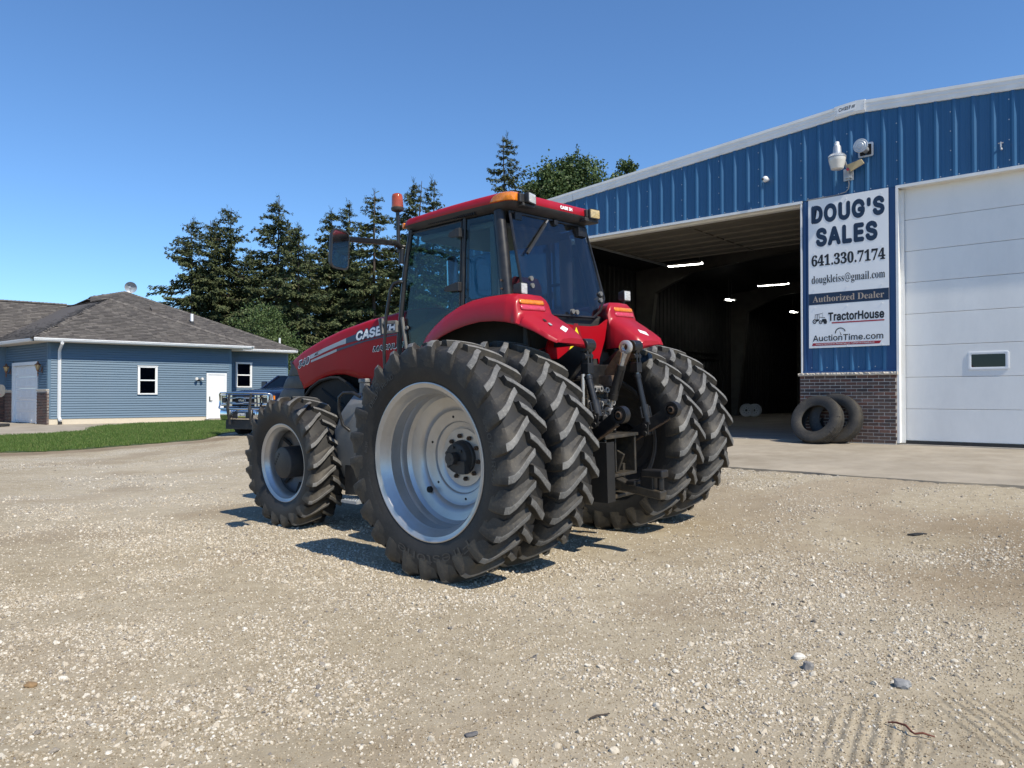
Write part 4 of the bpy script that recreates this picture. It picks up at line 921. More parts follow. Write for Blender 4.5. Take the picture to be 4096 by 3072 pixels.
mb = MB(); mb.loft([[(u, y, 1.42+v) for u, v in rrect(.62,.5,.18)] for y in (-.02,.02)], closed=True, cap=True); mb.build('backboard', MT['greyplastic'], hp)
mb = MB(); mb.tube([(.06+.17*math.cos(2*PI*k/20), -.22+.17*math.sin(2*PI*k/20), 1.27) for k in range(21)], .016); mb.build('rim', MT['redlens'], hp)
mb = MB(); mb.cyl((0,.05,.1),(0,.05,1.5),.035,n=10); mb.build('pole', MT['galv'], hp)
mb = MB(); mb.bb(-.3,.3,-.35,.35,0,.12); mb.build('base', MT['blackplastic'], hp, bevel=.03)

# ------------------------------------------------------------------ trees
m, nt, b = newmat('spruce_needles'); v = coord(nt, 'Object'); at = N(nt, 'Attribute'); at.attribute_name = 'tint'
c = ramp(nt, at.outputs['Fac'], [(0, (.045,.064,.028)), (.5, (.078,.098,.042)), (.85, (.12,.132,.060)), (1, (.17,.155,.09))])
c = mix(nt, .35, c, ramp(nt, noise(nt, v, .6, 4), [(.35, (.048,.070,.034)), (.65, (.11,.122,.050))]))
nt.links.new(c, b.inputs['Base Color']); b.inputs['Roughness'].default_value = .75; b.inputs['Specular IOR Level'].default_value = .2; MT['spruce'] = m
def leafmat(name, cols):
    m, nt, b = newmat(name); at = N(nt, 'Attribute'); at.attribute_name = 'tint'
    nt.links.new(ramp(nt, at.outputs['Fac'], [(i/(len(cols)-1), c) for i, c in enumerate(cols)]), b.inputs['Base Color']); b.inputs['Roughness'].default_value = .55; b.inputs['Specular IOR Level'].default_value = .3
    return m
MT['leafdark'] = leafmat('dark_broad_leaves', [(.030,.055,.016), (.055,.09,.026), (.09,.125,.04)])
MT['leafpale'] = leafmat('pale_green_leaves', [(.035,.06,.015), (.065,.105,.03), (.12,.16,.06)])
def cards(name, Cc, D, Wd, tint, material, parent):
    """needle sprays / leaves: one small bent quad each; Cc centre of base, D direction*length, Wd side vector"""
    n = len(Cc); V = np.empty((n, 4, 3)); V[:,0] = Cc-Wd*.35; V[:,1] = Cc+Wd*.35; V[:,2] = Cc+D+Wd*.25; V[:,3] = Cc+D-Wd*.6
    me = bpy.data.meshes.new(name); me.vertices.add(n*4); me.vertices.foreach_set('co', V.astype(np.float32).ravel())
    me.loops.add(n*4); me.loops.foreach_set('vertex_index', np.arange(n*4, dtype=np.int32)); me.polygons.add(n)
    me.polygons.foreach_set('loop_start', np.arange(0, n*4, 4, dtype=np.int32)); me.update(calc_edges=True)
    a = me.attributes.new('tint', 'FLOAT', 'FACE'); a.data.foreach_set('value', tint.astype(np.float32)); me.materials.append(material)
    return link(name, me, parent)
def spruce(x, y, zb, H, Rm, seed, label, sparse=1., base=.06):
    g = np.random.default_rng(seed); t = thing('spruce_tree', label, 'tree', Matrix.Translation((x, y, zb)), 'dark spruces behind the house')
    mb = MB(); lean = g.normal(0, .012, 2)*H; mb.tube([(lean[0]*k**2, lean[1]*k**2, H*k) for k in np.linspace(0, 1, 8)], [.02*H*(1-k)*.62+.02 for k in np.linspace(0, 1, 8)], 8); 
    CC, DD, WW, TT = [], [], [], []
    z = H*base; br = MB()
    while z < H*.985:
        f = z/H; nb = int(g.integers(4, 7))
        for k in range(nb):
            if g.random() > sparse: continue
            az = g.random()*2*PI; L_ = 1.12*Rm*((1-f)**.72)*(.50+.70*g.random())*(1+.28*math.sin(3*az+seed)*math.sin(9*f+seed))+.22; 
            if g.random() < .05: L_ *= 1.30
            if f < .2: L_ *= .75+f
            droop = -.10-.38*(1-f)*g.random(); upt = .30*g.random()
            s = np.linspace(.10, 1, max(5, int(L_*5.0)))
            r_ = L_*s; px = np.cos(az)*r_; py = np.sin(az)*r_; pz = z+.12*r_*(f > .75)+droop*r_+upt*L_*s**3*.6
            P = np.c_[px, py, pz]+g.normal(0, .05, (len(s), 3))
            if len(s) > 2: br.tube([tuple(P[i]) for i in (0, len(s)//2, len(s)-1)], [.035*(1-f)+.012, .02, .006], 4, caps=False)
            for i in range(len(s)):
                ns = 9 if s[i] < .35 else 17; w = (.34+.33*(1-f))*(1.08-.75*s[i])*min(1, L_*.5)
                d0 = np.array([np.cos(az), np.sin(az), droop]); sd = np.array([-np.sin(az), np.cos(az), 0])
                a = g.uniform(-1.15, 1.15, ns); ln = w*(.55+.8*g.random(ns))
                dirs = d0[None]*np.cos(a)[:,None]*.9+sd[None]*np.sin(a)[:,None]; dirs[:,2] += g.uniform(-.75, .08, ns)
                dirs /= np.linalg.norm(dirs, axis=1)[:,None]
                up = g.normal(0, .6, (ns, 3))+[0,0,1]; wv = np.cross(dirs, up); wv /= np.linalg.norm(wv, axis=1)[:,None]+1e-6
                CC.append(P[i]+g.normal(0, .06, (ns, 3))); DD.append(dirs*ln[:,None]); WW.append(wv*(.055+.06*g.random((ns,1)))); TT.append(np.clip(.42+.22*g.standard_normal()*np.ones(ns)+.14*g.standard_normal(ns), 0, 1))
        z += H*(.020+.008*g.random())*(1.1-.3*f)
    n = 40; CC.append(np.c_[g.normal(0,.05,(n,2)), H*(.93+.075*g.random(n))]); d = g.normal(0,.35,(n,3))+[0,0,.9]; DD.append(d*.28); w = np.cross(d,[1,.3,.2]); WW.append(w/np.linalg.norm(w,axis=1)[:,None]*.09); TT.append(np.full(n,.6))
    mb.build('trunk', MT['trunk'], t, smooth=50); br.build('branches', MT['trunk'], t, fixn=False)
    cards('crown', np.vstack(CC), np.vstack(DD), np.vstack(WW), np.concatenate(TT), MT['spruce'], t)
def px_tree(u, v, Y):      # tree standing Y metres out, its tip seen at source pixel (u, v)
    x = (u-2048)/3036*Y; z = CAMZ+(1582-v)/3036*Y; return x, z
SPR = [(769,875,55,4.3,'leftmost spruce, one long bough reaching out over the house roof'),(853,884,58,3.6,'spruce second from the left, its tip slightly lower than its neighbours'),(907,825,56,4.4,'third spruce from the left with a ragged open top'),
       (1106,785,55,4.6,'tallest spruce left of the tractor mirror, dense and pointed'),(1188,898,52,3.9,'lower bushy spruce just right of the tallest pointed one'),(1323,839,56,4.0,'spruce directly left of the tractor mirror'),
       (1387,803,58,3.8,'spruce whose tip shows just above the tractor mirror'),(1495,767,55,3.8,'thin open-topped spruce between mirror and orange beacon'),(1653,721,57,4.2,'spruce rising directly behind the orange beacon'),(1726,712,60,3.7,'spruce rising between the beacon and the cab roof')]
for i, (u, v_, Y, Rm, lb) in enumerate(SPR):
    x, z = px_tree(u, v_, Y); spruce(x, Y, .3, z-.3, Rm, 100+i, lb, sparse=.93 if i in (2, 7, 9) else 1.)
for i, (u, v_, Y, lb) in enumerate(((1400,1010,66,'shorter spruce in the second row, left of the cab'),(1000,1000,66,'short spruce in the second row, left of the tallest pointed one'),(1560,980,67,'shorter spruce in the second row, behind the cab door glass'),(1240,1000,64,'short spruce filling the gap left of the mirror'),(1800,915,62,'spruce half hidden behind the cab roof'),(1890,900,60,'spruce seen only through the cab glass, left one'),(1975,880,63,'spruce seen only through the cab glass, right one'))):
    x, z = px_tree(u, v_, Y); spruce(x, Y, .3, z-.3, 3.9, 140+i, lb)
x, z = px_tree(2029, 536, 62); spruce(x, 62, .5, z-.5, 4.6, 160, 'tall lone spruce rising above the cab roof, right of the others', sparse=.95)
# the long low bough on the leftmost spruce belongs to its crown already; broad-leaved trees follow
def broad(x, y, zb, blobs, nl, size, seed, material, label, th, cat='tree', name='broadleaf_tree'):
    g = np.random.default_rng(seed); t = thing(name, label, cat, Matrix.Translation((x, y, zb)))
    CC, DD, WW, TT = [], [], [], []; mb = MB(); mb.tube([(0,0,0),(.1,.05,th*.5),(0,0,th)], [.28,.22,.12], 8)
    tot = sum(r[3]**2 for r in blobs)
    for (bx, by, bz, r) in blobs:
        mb.tube([(0,0,th*.6),(bx*.5,by*.5,(th*.6+bz)*.5),(bx,by,bz)], [.12,.07,.02], 6)
        n = int(nl*r*r/tot); nc = max(8, int(n/26)); d = g.normal(size=(nc,3)); d /= np.linalg.norm(d,axis=1)[:,None]
        cc = np.array([bx,by,bz])+d*r*(g.random((nc,1))**.33)*[1,1,.95]*(.78+.35*g.random((nc,1)))
        ct = .5+.2*g.standard_normal(nc); k = g.integers(0, nc, n)
        P = cc[k]+g.normal(0, .34*max(.5, r/3), (n,3)); D = g.normal(size=(n,3)); D[:,2] -= .4; D /= np.linalg.norm(D,axis=1)[:,None]
        w = np.cross(D, g.normal(size=(n,3))); w /= np.linalg.norm(w,axis=1)[:,None]
        CC.append(P); DD.append(D*size*(.7+.7*g.random((n,1)))); WW.append(w*size*(.7+.4*g.random((n,1)))); TT.append(np.clip(ct[k]+.12*g.standard_normal(n), 0, 1))
    mb.build('trunk', MT['trunk'], t, smooth=50); cards('crown', np.vstack(CC), np.vstack(DD), np.vstack(WW), np.concatenate(TT), material, t)
x, z = px_tree(1040, 1180, 47)
broad(x, 47, .3, [(0,0,5.0,2.0),(-1.2,.2,3.9,1.7),(1.25,.1,3.9,1.7),(-1.9,0,2.4,1.5),(1.9,0,2.5,1.5),(0,-.6,3.3,1.9),(.3,0,6.0,1.1),(0,-.4,1.8,1.8)], 26000, .080, 201, MT['leafpale'], 'rounded pale green leafy tree in front of the dark spruces', 4.5)
x, z = px_tree(2290, 600, 70)
broad(x, 70, .5, [(-1.6,0,19.5,3.2),(1.2,0,20.6,2.6),(2.9,0,19.0,2.5),(0,0,17,3.5),(-3.4,0,17.3,2.3),(.2,0,22.2,1.4),(-1.2,0,22.0,1.3)], 22000, .19, 202, MT['leafdark'], 'dark broad-leaved tree rising over the workshop eave right of the lone spruce', 15)
x, z = px_tree(2500, 640, 72)
broad(x, 72, .5, [(0,0,20.8,1.6),(.3,0,22.6,.9),(-1,0,19.2,2.0),(1.1,0,19.4,1.6),(0,0,17,2.6)], 13000, .19, 203, MT['leafdark'], 'smaller broad-leaved tree top just left of the white rake trim', 15)
x, z = px_tree(2175, 640, 68)
broad(x, 68, .5, [(0,0,19.0,1.9),(.2,0,20.6,1.1),(-.8,0,17.5,2.0),(.9,0,17.4,2.0),(0,0,15,2.6)], 13000, .19, 204, MT['leafdark'], 'dark tree squeezed between the lone spruce and the broad-leaved tree', 15)
# ------------------------------------------------------------------ the tractor (x forwards, y left, z up; origin under the rear axle)
psi, rol, pit = R(48.5), R(2.2), R(-.25)
F0 = np.array([-math.sin(psi), math.cos(psi), 0]); L0 = np.array([-math.cos(psi), -math.sin(psi), 0]); U0 = np.array([0, 0, 1.])
L1 = L0*math.cos(rol)-U0*math.sin(rol); U1 = U0*math.cos(rol)+L0*math.sin(rol)
F2 = F0*math.cos(pit)+U1*math.sin(pit); U2 = U1*math.cos(pit)-F0*math.sin(pit)
TR = thing('farm_tractor', 'big red row-crop tractor with dual rear wheels parked on the gravel', 'tractor', frame((.51, 7.69, .06), F2, L1, U2))

def tyre_mesh(name, Ro, hw, rb, nl, lh, arc, rim_hw):
    lo = Ro-lh; mb = MB()
    prof = [(-rim_hw+.005,rb-.012),(-rim_hw-.004,rb+.012),(-hw*.92,rb+.05),(-hw*1.0,rb+.42*(lo-rb)),(-hw*1.015,rb+.58*(lo-rb)),(-hw*.985,rb+.78*(lo-rb)),(-hw*.93,lo-.045),(-hw*.84,lo-.020),(-hw*.6,lo-.008),(-hw*.3,lo-.002)]
    prof = prof+[(0,lo)]+[(-y, r) for y, r in prof[::-1]]
    mb.lathe(prof, 96, mi=0)
    # u across the half width, drop of the base, outward normal, height, sweep, top and base width, length of the trailing ramp
    st = [(-.07,0,(1,0),1.,0,.054,.066,.012),(.22,0,(1,0),1.,.22,.056,.070,.020),(.48,-.004,(1,0),1.,.48,.058,.074,.036),(.70,-.008,(1,.05),1.,.70,.060,.080,.052),(.88,-.016,(.98,.18),1.,.86,.062,.084,.066),
          (.95,-.034,(.86,.50),.84,.93,.060,.084,.078),(.985,-.066,(.50,.86),.46,.98,.058,.080,.082),(1.0,-.105,(.16,1.),.22,1.03,.054,.074,.074),(1.01,-.140,(0,1.),.10,1.08,.046,.062,.054),(1.005,-.162,(0,1.),.01,1.10,.030,.045,.030)]
    sc = Ro/1.02
    for side in (1, -1):
        for k in range(nl):
            th0 = 2*PI*(k+(.5 if side < 0 else 0))/nl; jit = random.uniform(-.004, .004); wear = random.uniform(.94, 1.0); rows = []
            for (u, dr, (nr, ny), hf, a, wt, wb, rp) in st:
                r = lo+dr*sc-.006; y = side*(u*hw); th = th0+(arc*a+jit)/Ro; h = (lh+.006)*hf*wear
                er = (math.cos(th), math.sin(th)); et = (-math.sin(th), math.cos(th)); row = []
                for (w, hh) in ((-wb/2-.012-rp*1.25, 0), (-wt/2-rp*.55, h*.42), (-wt/2-.002, h*.93), (-wt/2+.007, h), (wt/2-.005, h), (wt/2, h*.94), (wb/2+.006, 0)):
                    rr = r+nr*hh; yy = y+side*ny*hh; w *= sc
                    row.append((er[0]*rr+et[0]*w, yy, er[1]*rr+et[1]*w))
                rows.append(row)
            n0 = len(mb.f); mb.loft(rows, mi=1)
            for q in range(len(rows)-1):
                if q < 5:
                    for c_ in (2, 3, 4): mb.m[n0+q*6+c_] = 2
            mb.poly(rows[0], 1); mb.poly(rows[-1][::-1], 1)
    return mb.mesh(name, [MT['rubber'], MT['rubberdusty'], MT['rubberworn']], smooth=30)
RRo, RHW, RZ = 1.02, .238, .985
rear_tyre = tyre_mesh('tyre', RRo, RHW, .660, 25, .054, .215, .19)
FRo, FHW, FZ = .768, .235, .748
front_tyre = tyre_mesh('tyre', FRo, FHW, .455, 21, .050, .20, .185)
# outer rear rim, dished deep inwards; y measured from the tyre centre, outwards positive
RIM = [(-.19,.60),(-.20,.663),(-.19,.668),(-.178,.632),(-.15,.612),(-.10,.585),(.07,.575),(.11,.588),(.135,.604),(.160,.610),(.168,.628),(.178,.632),(.190,.668),(.200,.667),(.202,.658),(.192,.640),(.186,.622),(.172,.612),(.150,.602),(.138,.590),(.112,.582),(.098,.570),(.0,.566),(-.010,.572),(-.022,.566),(-.035,.562),(-.075,.556),(-.105,.530),(-.122,.470),(-.132,.440),(-.150,.424),(-.178,.412),(-.192,.385),(-.196,.335),(-.203,.318),(-.220,.308),(-.226,.288),(-.232,.262),(-.240,.252),(-.242,.21),(-.242,.12)]
def rim(name, mats, prof, M=None):
    mb = MB(); mb.lathe(prof, 96, M=M); return mb.mesh(name, mats, smooth=32)
bolt_m = MB(); bolt_m.cyl((0,-.002,0),(0,.022,0),.021,n=6); bolt_m.cyl((0,.0,0),(0,.034,0),.011,n=8); bolt_m = bolt_m.mesh('wheel_bolt', MT['rust'], bevel=.002, seg=1)
FLIP = Matrix.Rotation(PI, 4, 'Z')
rim_out = rim('rear_wheel', MT['silver'], RIM); rim_in = rim('rear_wheel', MT['greyrim'], RIM)
def wheel_text(txt, r, a_mid, h, width, y, par, flip=False):
    V, F = glyphs(txt); lo, hi = V.min(0), V.max(0); sc = h/(hi[1]-lo[1]); wsc = width/(hi[0]-lo[0])
    mb = MB(); P = []
    for u, t in V:
        s = (u-(lo[0]+hi[0])/2)*wsc; q = (t-(lo[1]+hi[1])/2)*sc; rr = r+q; a = R(a_mid)+s/r
        P.append((rr*math.cos(a), y, rr*math.sin(a)))
    mb.add(P, F); return mb.build('lettering', MT['emboss'], par, fixn=False)
hub_o = MB(); hub_o.lathe([(-.242,.150),(-.215,.150),(-.205,.140),(-.17,.135),(-.15,.128),(-.142,.115),(-.142,.06),(-.142,0)], 40)
hub_o.cyl((0,-.16,0),(0,-.07,0),.054,n=28); hub_o.bb(-.13,-.02,-.17,-.12,-.13,-.02)
for k in range(6): a = R(60*k+20); hub_o.cyl((.098*math.cos(a), -.15, .098*math.sin(a)), (.098*math.cos(a), -.125, .098*math.sin(a)), .014, n=6)
hub_o.cyl((0,-.073,0),(0,-.068,0),.016,n=12)
hub_o = hub_o.mesh('hub', MT['blackplastic'], smooth=35)
for side in (1, -1):
    for outer in (1, 0):
        y = side*(1.61 if outer else .955)
        w = link('rear_wheel', rim_out if outer else rim_in, TR, (0, y, RZ))
        if (side < 0) == bool(outer): w.rotation_euler = (0, 0, PI)   # outer wheels dish outwards, inner ones face the dual gap
        t = link('tyre', rear_tyre, w)
        if (side < 0) == bool(outer): t.rotation_euler = (0, 0, -PI)
        t.rotation_euler[1] = R(random.uniform(0, 14))
        if outer:
            link('hub', hub_o, w)
            for k in range(10):
                a = R(36*k+9); link('wheel_bolt', bolt_m, w, (.188*math.cos(a), -.241, .188*math.sin(a)))
        else:
            mb = MB(); mb.lathe([(-.24,.13),(-.15,.13),(-.14,.10),(-.14,0)], 32); mb.build('hub', MT['blackdull'], w, smooth=35)
        if side > 0 and outer:
            mb = MB(); mb.cyl((.31,-.13,-.29),(.31,-.105,-.29),.028,n=20); mb.build('hand_hole', MT['blackdull'], w)
            mb = MB()
            for a, r in ((20,.36),(80,.36),(140,.36),(200,.36),(260,.36),(320,.36)): mb.cyl((r*math.cos(R(a)), -.197, r*math.sin(R(a))), (r*math.cos(R(a)), -.190, r*math.sin(R(a))), .011, n=8)
            tag(mb.build('bolt_holes', MT['blackdull'], w), kind='stuff')
            # y outwards, seen from outside x runs to the left: angle measured so that text reads clockwise
            def rim_text(txt, r, a_mid, h, width, inward=False):
                V, F = glyphs(txt); lo, hi = V.min(0), V.max(0); P = []
                for u, t_ in V:
                    s = (u-(lo[0]+hi[0])/2)/(hi[0]-lo[0])*width; q = (t_-(lo[1]+hi[1])/2)/(hi[1]-lo[1])*h; a = R(a_mid)+s/r
                    P.append(((r+q)*math.cos(a), RHW*1.0+.006, (r+q)*math.sin(a)))
                mb = MB(); mb.add(P, F); mb.build('lettering', MT['emboss'], w, fixn=False)
            rim_text('Firestone', .80, 262, .085, .92); rim_text('480/80R50', .81, 170, .05, .50); rim_text('DEEP TREAD', .80, 50, .045, .42); rim_text('23', .865, 47, .07, .12)
            rim_text('R-1W', .74, 8, .03, .10); rim_text('RADIAL ALL TRACTION TUBELESS', .72, 335, .02, .40)
# axles and transmission
mb = MB(); mb.cyl((0,-1.40,RZ),(0,1.40,RZ),.062,n=20); mb.build('rear_axle', MT['castiron'], TR, smooth=40)
mb = MB(); mb.lathe([(-.70,.13),(-.62,.17),(-.3,.24),(.3,.24),(.62,.17),(.70,.13)], 24, (0,0,RZ)); mb.bb(-.42,.5,-.34,.34,.72,1.45); mb.bb(.5,2.9,-.26,.26,.72,1.3); mb.build('transmission', MT['castiron'], TR, bevel=.02)
mb = MB(); mb.bb(2.4,4.1,-.30,.30,1.05,1.85); mb.bb(3.0,4.2,-.22,.22,.85,1.1); mb.build('engine_block', MT['blackdull'], TR, bevel=.02)
mb = MB(); mb.prism([(-.75,.62),(.75,.62),(.75,.80),(.3,.95),(-.3,.95),(-.75,.80)], 'x', 3.02, 3.25); mb.build('front_axle', MT['castiron'], TR, bevel=.02)
# front wheels
FR = [(-.17,.40),(-.185,.458),(-.172,.462),(-.158,.428),(-.10,.405),(.08,.398),(.128,.420),(.155,.428),(.172,.462),(.184,.461),(.186,.452),(.176,.436),(.168,.418),(.150,.410),(.132,.396),(.118,.386),(.085,.378),(.03,.374)]
FD = [(.03,.372),(.0,.370),(-.02,.362),(-.055,.32),(-.07,.22),(-.07,.14)]
rim_f = rim('front_wheel', MT['silver'], FR)
for side in (1, -1):
    w = link('front_wheel', rim_f, TR, (3.136, side*1.04, FZ)); w.rotation_euler = (0, 0, 0 if side > 0 else PI)
    mb = MB(); mb.lathe(FD, 72); mb.build('wheel_disc', MT['greyrim'], w, smooth=32)
    t = link('tyre', front_tyre, w); t.rotation_euler = (0, R(6), 0 if side > 0 else -PI)
    mb = MB(); mb.lathe([(-.20,.185),(.165,.185),(.178,.180),(.184,.168),(.184,0)], 44); mb.build('hub', MT['blackplastic'], w, smooth=35)
    mb = MB()
    for q in range(5): mb.bb(.055+.022*q,.072+.022*q,.184,.187,.03-.03*q+.06,.05-.03*q+.06)
    mb.build('hub_mark', MT['blackdull'], w)
    mb = MB()
    for k in range(8):
        a = R(45*k); mb.bar((.255*math.cos(a), -.06, .255*math.sin(a)), (.37*math.cos(a), -.01, .37*math.sin(a)), .05, .03)
    mb.build('rim_lugs', MT['blackdull'], w)
# hood
HX = [4.27,4.15,4.03,3.95,3.87,3.70,3.50,3.30,3.10,2.90,2.70,2.50,2.30,2.10,1.90,1.72]
HB = [1.965,1.915,1.845,1.70,1.59,1.635,1.69,1.742,1.762,1.76,1.722,1.675,1.62,1.60,1.60,1.60]
HT = lambda x: float(np.interp(x, [1.72,1.92,2.11,2.49,2.98,3.41,3.90,4.10,4.27], [2.465,2.450,2.430,2.395,2.325,2.235,2.105,2.035,1.975]))
HW = lambda x: float(np.interp(x, [1.72,2.5,3.1,3.6,3.95,4.15,4.27], [.500,.492,.475,.452,.425,.395,.362]))
HBf = lambda x: float(np.interp(-x, [-a for a in HX], HB))
def side_y(x, z): return HW(x)*(1-.035*max(0, (1.9-z)/.4)**2-.09*max(0, (z-(HT(x)-.22))/.22)**2)
def hood_row(x):
    zt, zb = HT(x), HBf(x); zs = zt-.075; P = []
    for k in range(8): z = zb+(zs-zb)*k/7; P.append((x, side_y(x, z), z))
    y0 = side_y(x, zs); 
    for k in range(1, 6): a = R(90*k/5); P.append((x, y0-.12*(1-math.cos(a))*y0/.45, zs+.075*math.sin(a)))
    yk = P[-1][1]
    for k in range(1, 5): P.append((x, yk*(1-k/4), zt+.030*(1-(1-k/4)**2)))
    return P+[(a, -b_, c) for a, b_, c in P[:-1][::-1]]
mb = MB(); mb.loft([hood_row(x) for x in np.interp(np.linspace(0, 15, 61), range(16), HX)]); hood = mb.build('hood', MT['red'], TR, smooth=50, fixn=True)
md = hood.modifiers.new('thickness', 'SOLIDIFY'); md.thickness = .012; md.offset = -1
def on_hood(x, z, d=.0035): return (x, side_y(x, z)+d, z)
def hood_strip(name, top_, bot, material, n=24, d=.0035):
    xs = np.linspace(top_[0][0], top_[-1][0], n); mb = MB(); ft = lambda x, P: float(np.interp(-x, [-p[0] for p in P], [p[1] for p in P]))
    mb.loft([[on_hood(x, z, d) for z in np.linspace(ft(x, bot), ft(x, top_), 3)] for x in xs]); return mb.build(name, material, hood, fixn=False)
hood_strip('silver_stripe', [(3.67,2.022),(3.34,2.095),(2.99,2.165),(2.85,2.195)], [(3.65,1.972),(3.35,2.042),(3.0,2.112),(2.85,2.130)], MT['greyprint'])
hood_strip('dark_stripe', [(2.85,2.195),(2.64,2.235),(2.19,2.285),(1.74,2.318)], [(2.85,2.130),(2.65,2.150),(2.19,2.185),(1.74,2.205)], MT['navyprint'])
hood_strip('silver_stripe', [(3.65,1.955),(3.17,2.05),(3.05,2.073)], [(3.65,1.927),(3.17,2.018),(3.05,2.043)], MT['greyprint'])
hood_strip('dark_stripe', [(3.05,2.073),(2.61,2.135),(2.19,2.175),(1.74,2.195)], [(3.05,2.043),(2.50,2.128),(2.19,2.158),(1.74,2.180)], MT['navyprint'])
def hood_text(txt, x0, x1, za, zb, h, material, d=.006, **k):
    W_ = x0-x1
    return put_text('lettering', txt, W_, h, lambda u, t: on_hood(x0-u, za+(zb-za)*u/W_+t, d), material, hood, **k)
hood_text('CASE IH', 2.655, 1.865, 2.135, 2.205, .138, MT['navyprint'], d=.005, bold=.085, shear=.1); hood_text('CASE IH', 2.635, 1.885, 2.148, 2.218, .112, MT['whiteprint'], d=.008, bold=.035, shear=.1)
hood_text('MAGNUM', 2.325, 1.755, 2.000, 2.03, .072, MT['whiteprint'], d=.005, bold=.05, shear=.25); hood_text('MAGNUM', 2.315, 1.765, 2.007, 2.037, .058, MT['blackprint'], d=.007, bold=.025, shear=.25)
hood_text('340', 3.985, 3.67, 1.848, 1.915, .108, MT['whiteprint'], d=.005, bold=.06, shear=.2); hood_text('340', 3.972, 3.683, 1.857, 1.924, .088, MT['navyprint'], d=.007, bold=.03, shear=.2)
hood_text('AFS', 3.555, 3.475, 2.005, 2.022, .030, MT['blackprint'], d=.006, bold=.02, shear=.2)
mb = MB(); P = []
for k in range(25):
    a = R(15+250*k/24); P += [on_hood(3.455-(.075*math.cos(a)), 2.045+.020*math.sin(a)-.22*(.075*math.cos(a))*-1, .006), on_hood(3.455-(.070*math.cos(a)), 2.045+.016*math.sin(a)+.22*(.070*math.cos(a)), .006)]
mb.add(P, [(2*k, 2*k+1, 2*k+3, 2*k+2) for k in range(24)]); mb.build('swoosh_mark', MT['blackprint'], hood, fixn=False)
# grille nose
for (z0, z1) in ((1.43,1.592),(1.598,1.765),(1.771,1.972)):
    xf = lambda z: float(np.interp(z, [1.43,1.97], [4.62,4.30])); xr = lambda z: float(np.interp(z, [1.43,1.59,1.70,1.845,1.965], [3.86,3.855,3.935,4.015,4.25]))
    hw = lambda z: float(np.interp(z, [1.43,1.97], [.43,.355])); rows = []
    for z in np.linspace(z0, z1, 5):
        b_ = .010 if z in (z0, z1) else 0; f_, r_, h = xf(z)-b_, xr(z), hw(z)-b_; rr = .14
        half = [(r_, HW(min(r_,4.27))*1.0-.004-b_, z), ((f_+r_)/2, h+.012, z), (f_-rr, h, z), (f_-rr*.45, h-.03, z), (f_-.03, h-.11, z), (f_, h-.24, z), (f_+.01, 0, z)]
        rows.append(half+[(a, -b, c) for a, b, c in half[:-1][::-1]])
    mb = MB(); mb.loft(rows, cap=True); mb.build('grille_panel', MT['blackplastic'], TR, smooth=40)
# inner fender / side screen behind the front wheel
mb = MB(); P = [(3.80,1.46),(3.62,1.585),(3.42,1.665),(3.2,1.70),(3.03,1.70),(2.85,1.625),(2.66,1.52),(2.62,1.2),(3.0,1.15),(3.7,1.25)]
mb.prism(P, 'y', .40, .44)
for k in range(14):
    c = np.array([3.46,1.60])+np.array([-.036,-.017])*k; 
    mb.tube([(c[0]-.02, .445, c[1]-.005), (c[0]-.10, .45, c[1]-.07), (c[0]-.24, .445, c[1]-.12-.003*k)], .008, 5)
rim_ = [(3.83,1.45),(3.64,1.60),(3.43,1.69),(3.2,1.725),(3.03,1.72),(2.82,1.635),(2.62,1.50)]
mb.tube([(x, .47, z) for x, z in rim_], .02, 6); mb.build('side_screen', MT['blackdull'], TR, smooth=40)
# fuel tank, cap, grab loop, steps
sec = lambda x, w: [(x, .50, .55), (x, .50, 1.52-w), (x, .60, 1.58-w), (x, .80, 1.55-w), (x, .92, 1.43-w), (x, .97, 1.15), (x, .95, .75), (x, .86, .58)]
mb = MB(); mb.loft([sec(2.46,.32), sec(2.40,.12), sec(2.28,.02), sec(2.05,.0), sec(1.7,.0), sec(1.35,.05)], closed=True, cap=True); mb.build('fuel_tank', MT['greyplastic'], TR, smooth=45, bevel=.015)
mb = MB(); mb.cyl((2.09,.80,1.54),(2.09,.80,1.66),.065,.060,20); mb.lathe([(1.655,.06),(1.66,.072),(1.69,.072),(1.70,.064),(1.70,0)], 20, (2.09,.80,0), axis='z'); mb.build('tank_cap', MT['greyplastic'], TR, smooth=40)
mb = MB(); mb.tube([(2.17,.97,1.13),(2.22,1.02,1.19),(2.26,1.04,1.35),(2.25,1.04,1.50),(2.18,1.03,1.55),(2.05,1.0,1.55),(1.97,.96,1.50)], .017, 8); mb.build('grab_loop', MT['black'], TR, smooth=60)
mb = MB(); mb.bar((2.20,.93,.82),(2.18,.96,.42),.22,.02,(0,1,0)); mb.bar((2.22,.72,.75),(2.22,.72,.40),.05,.02,(0,1,0)); mb.build('step_bracket', MT['black'], TR)
mb = MB(); mb.bb(2.02,2.30,.74,1.02,.335,.365)
for k in range(6):
    for q in range(5): mb.cyl((2.05+.045*k,.78+.05*q,.365),(2.05+.045*k,.78+.05*q,.374),.012,n=6)
mb.build('step', MT['galv'], TR)
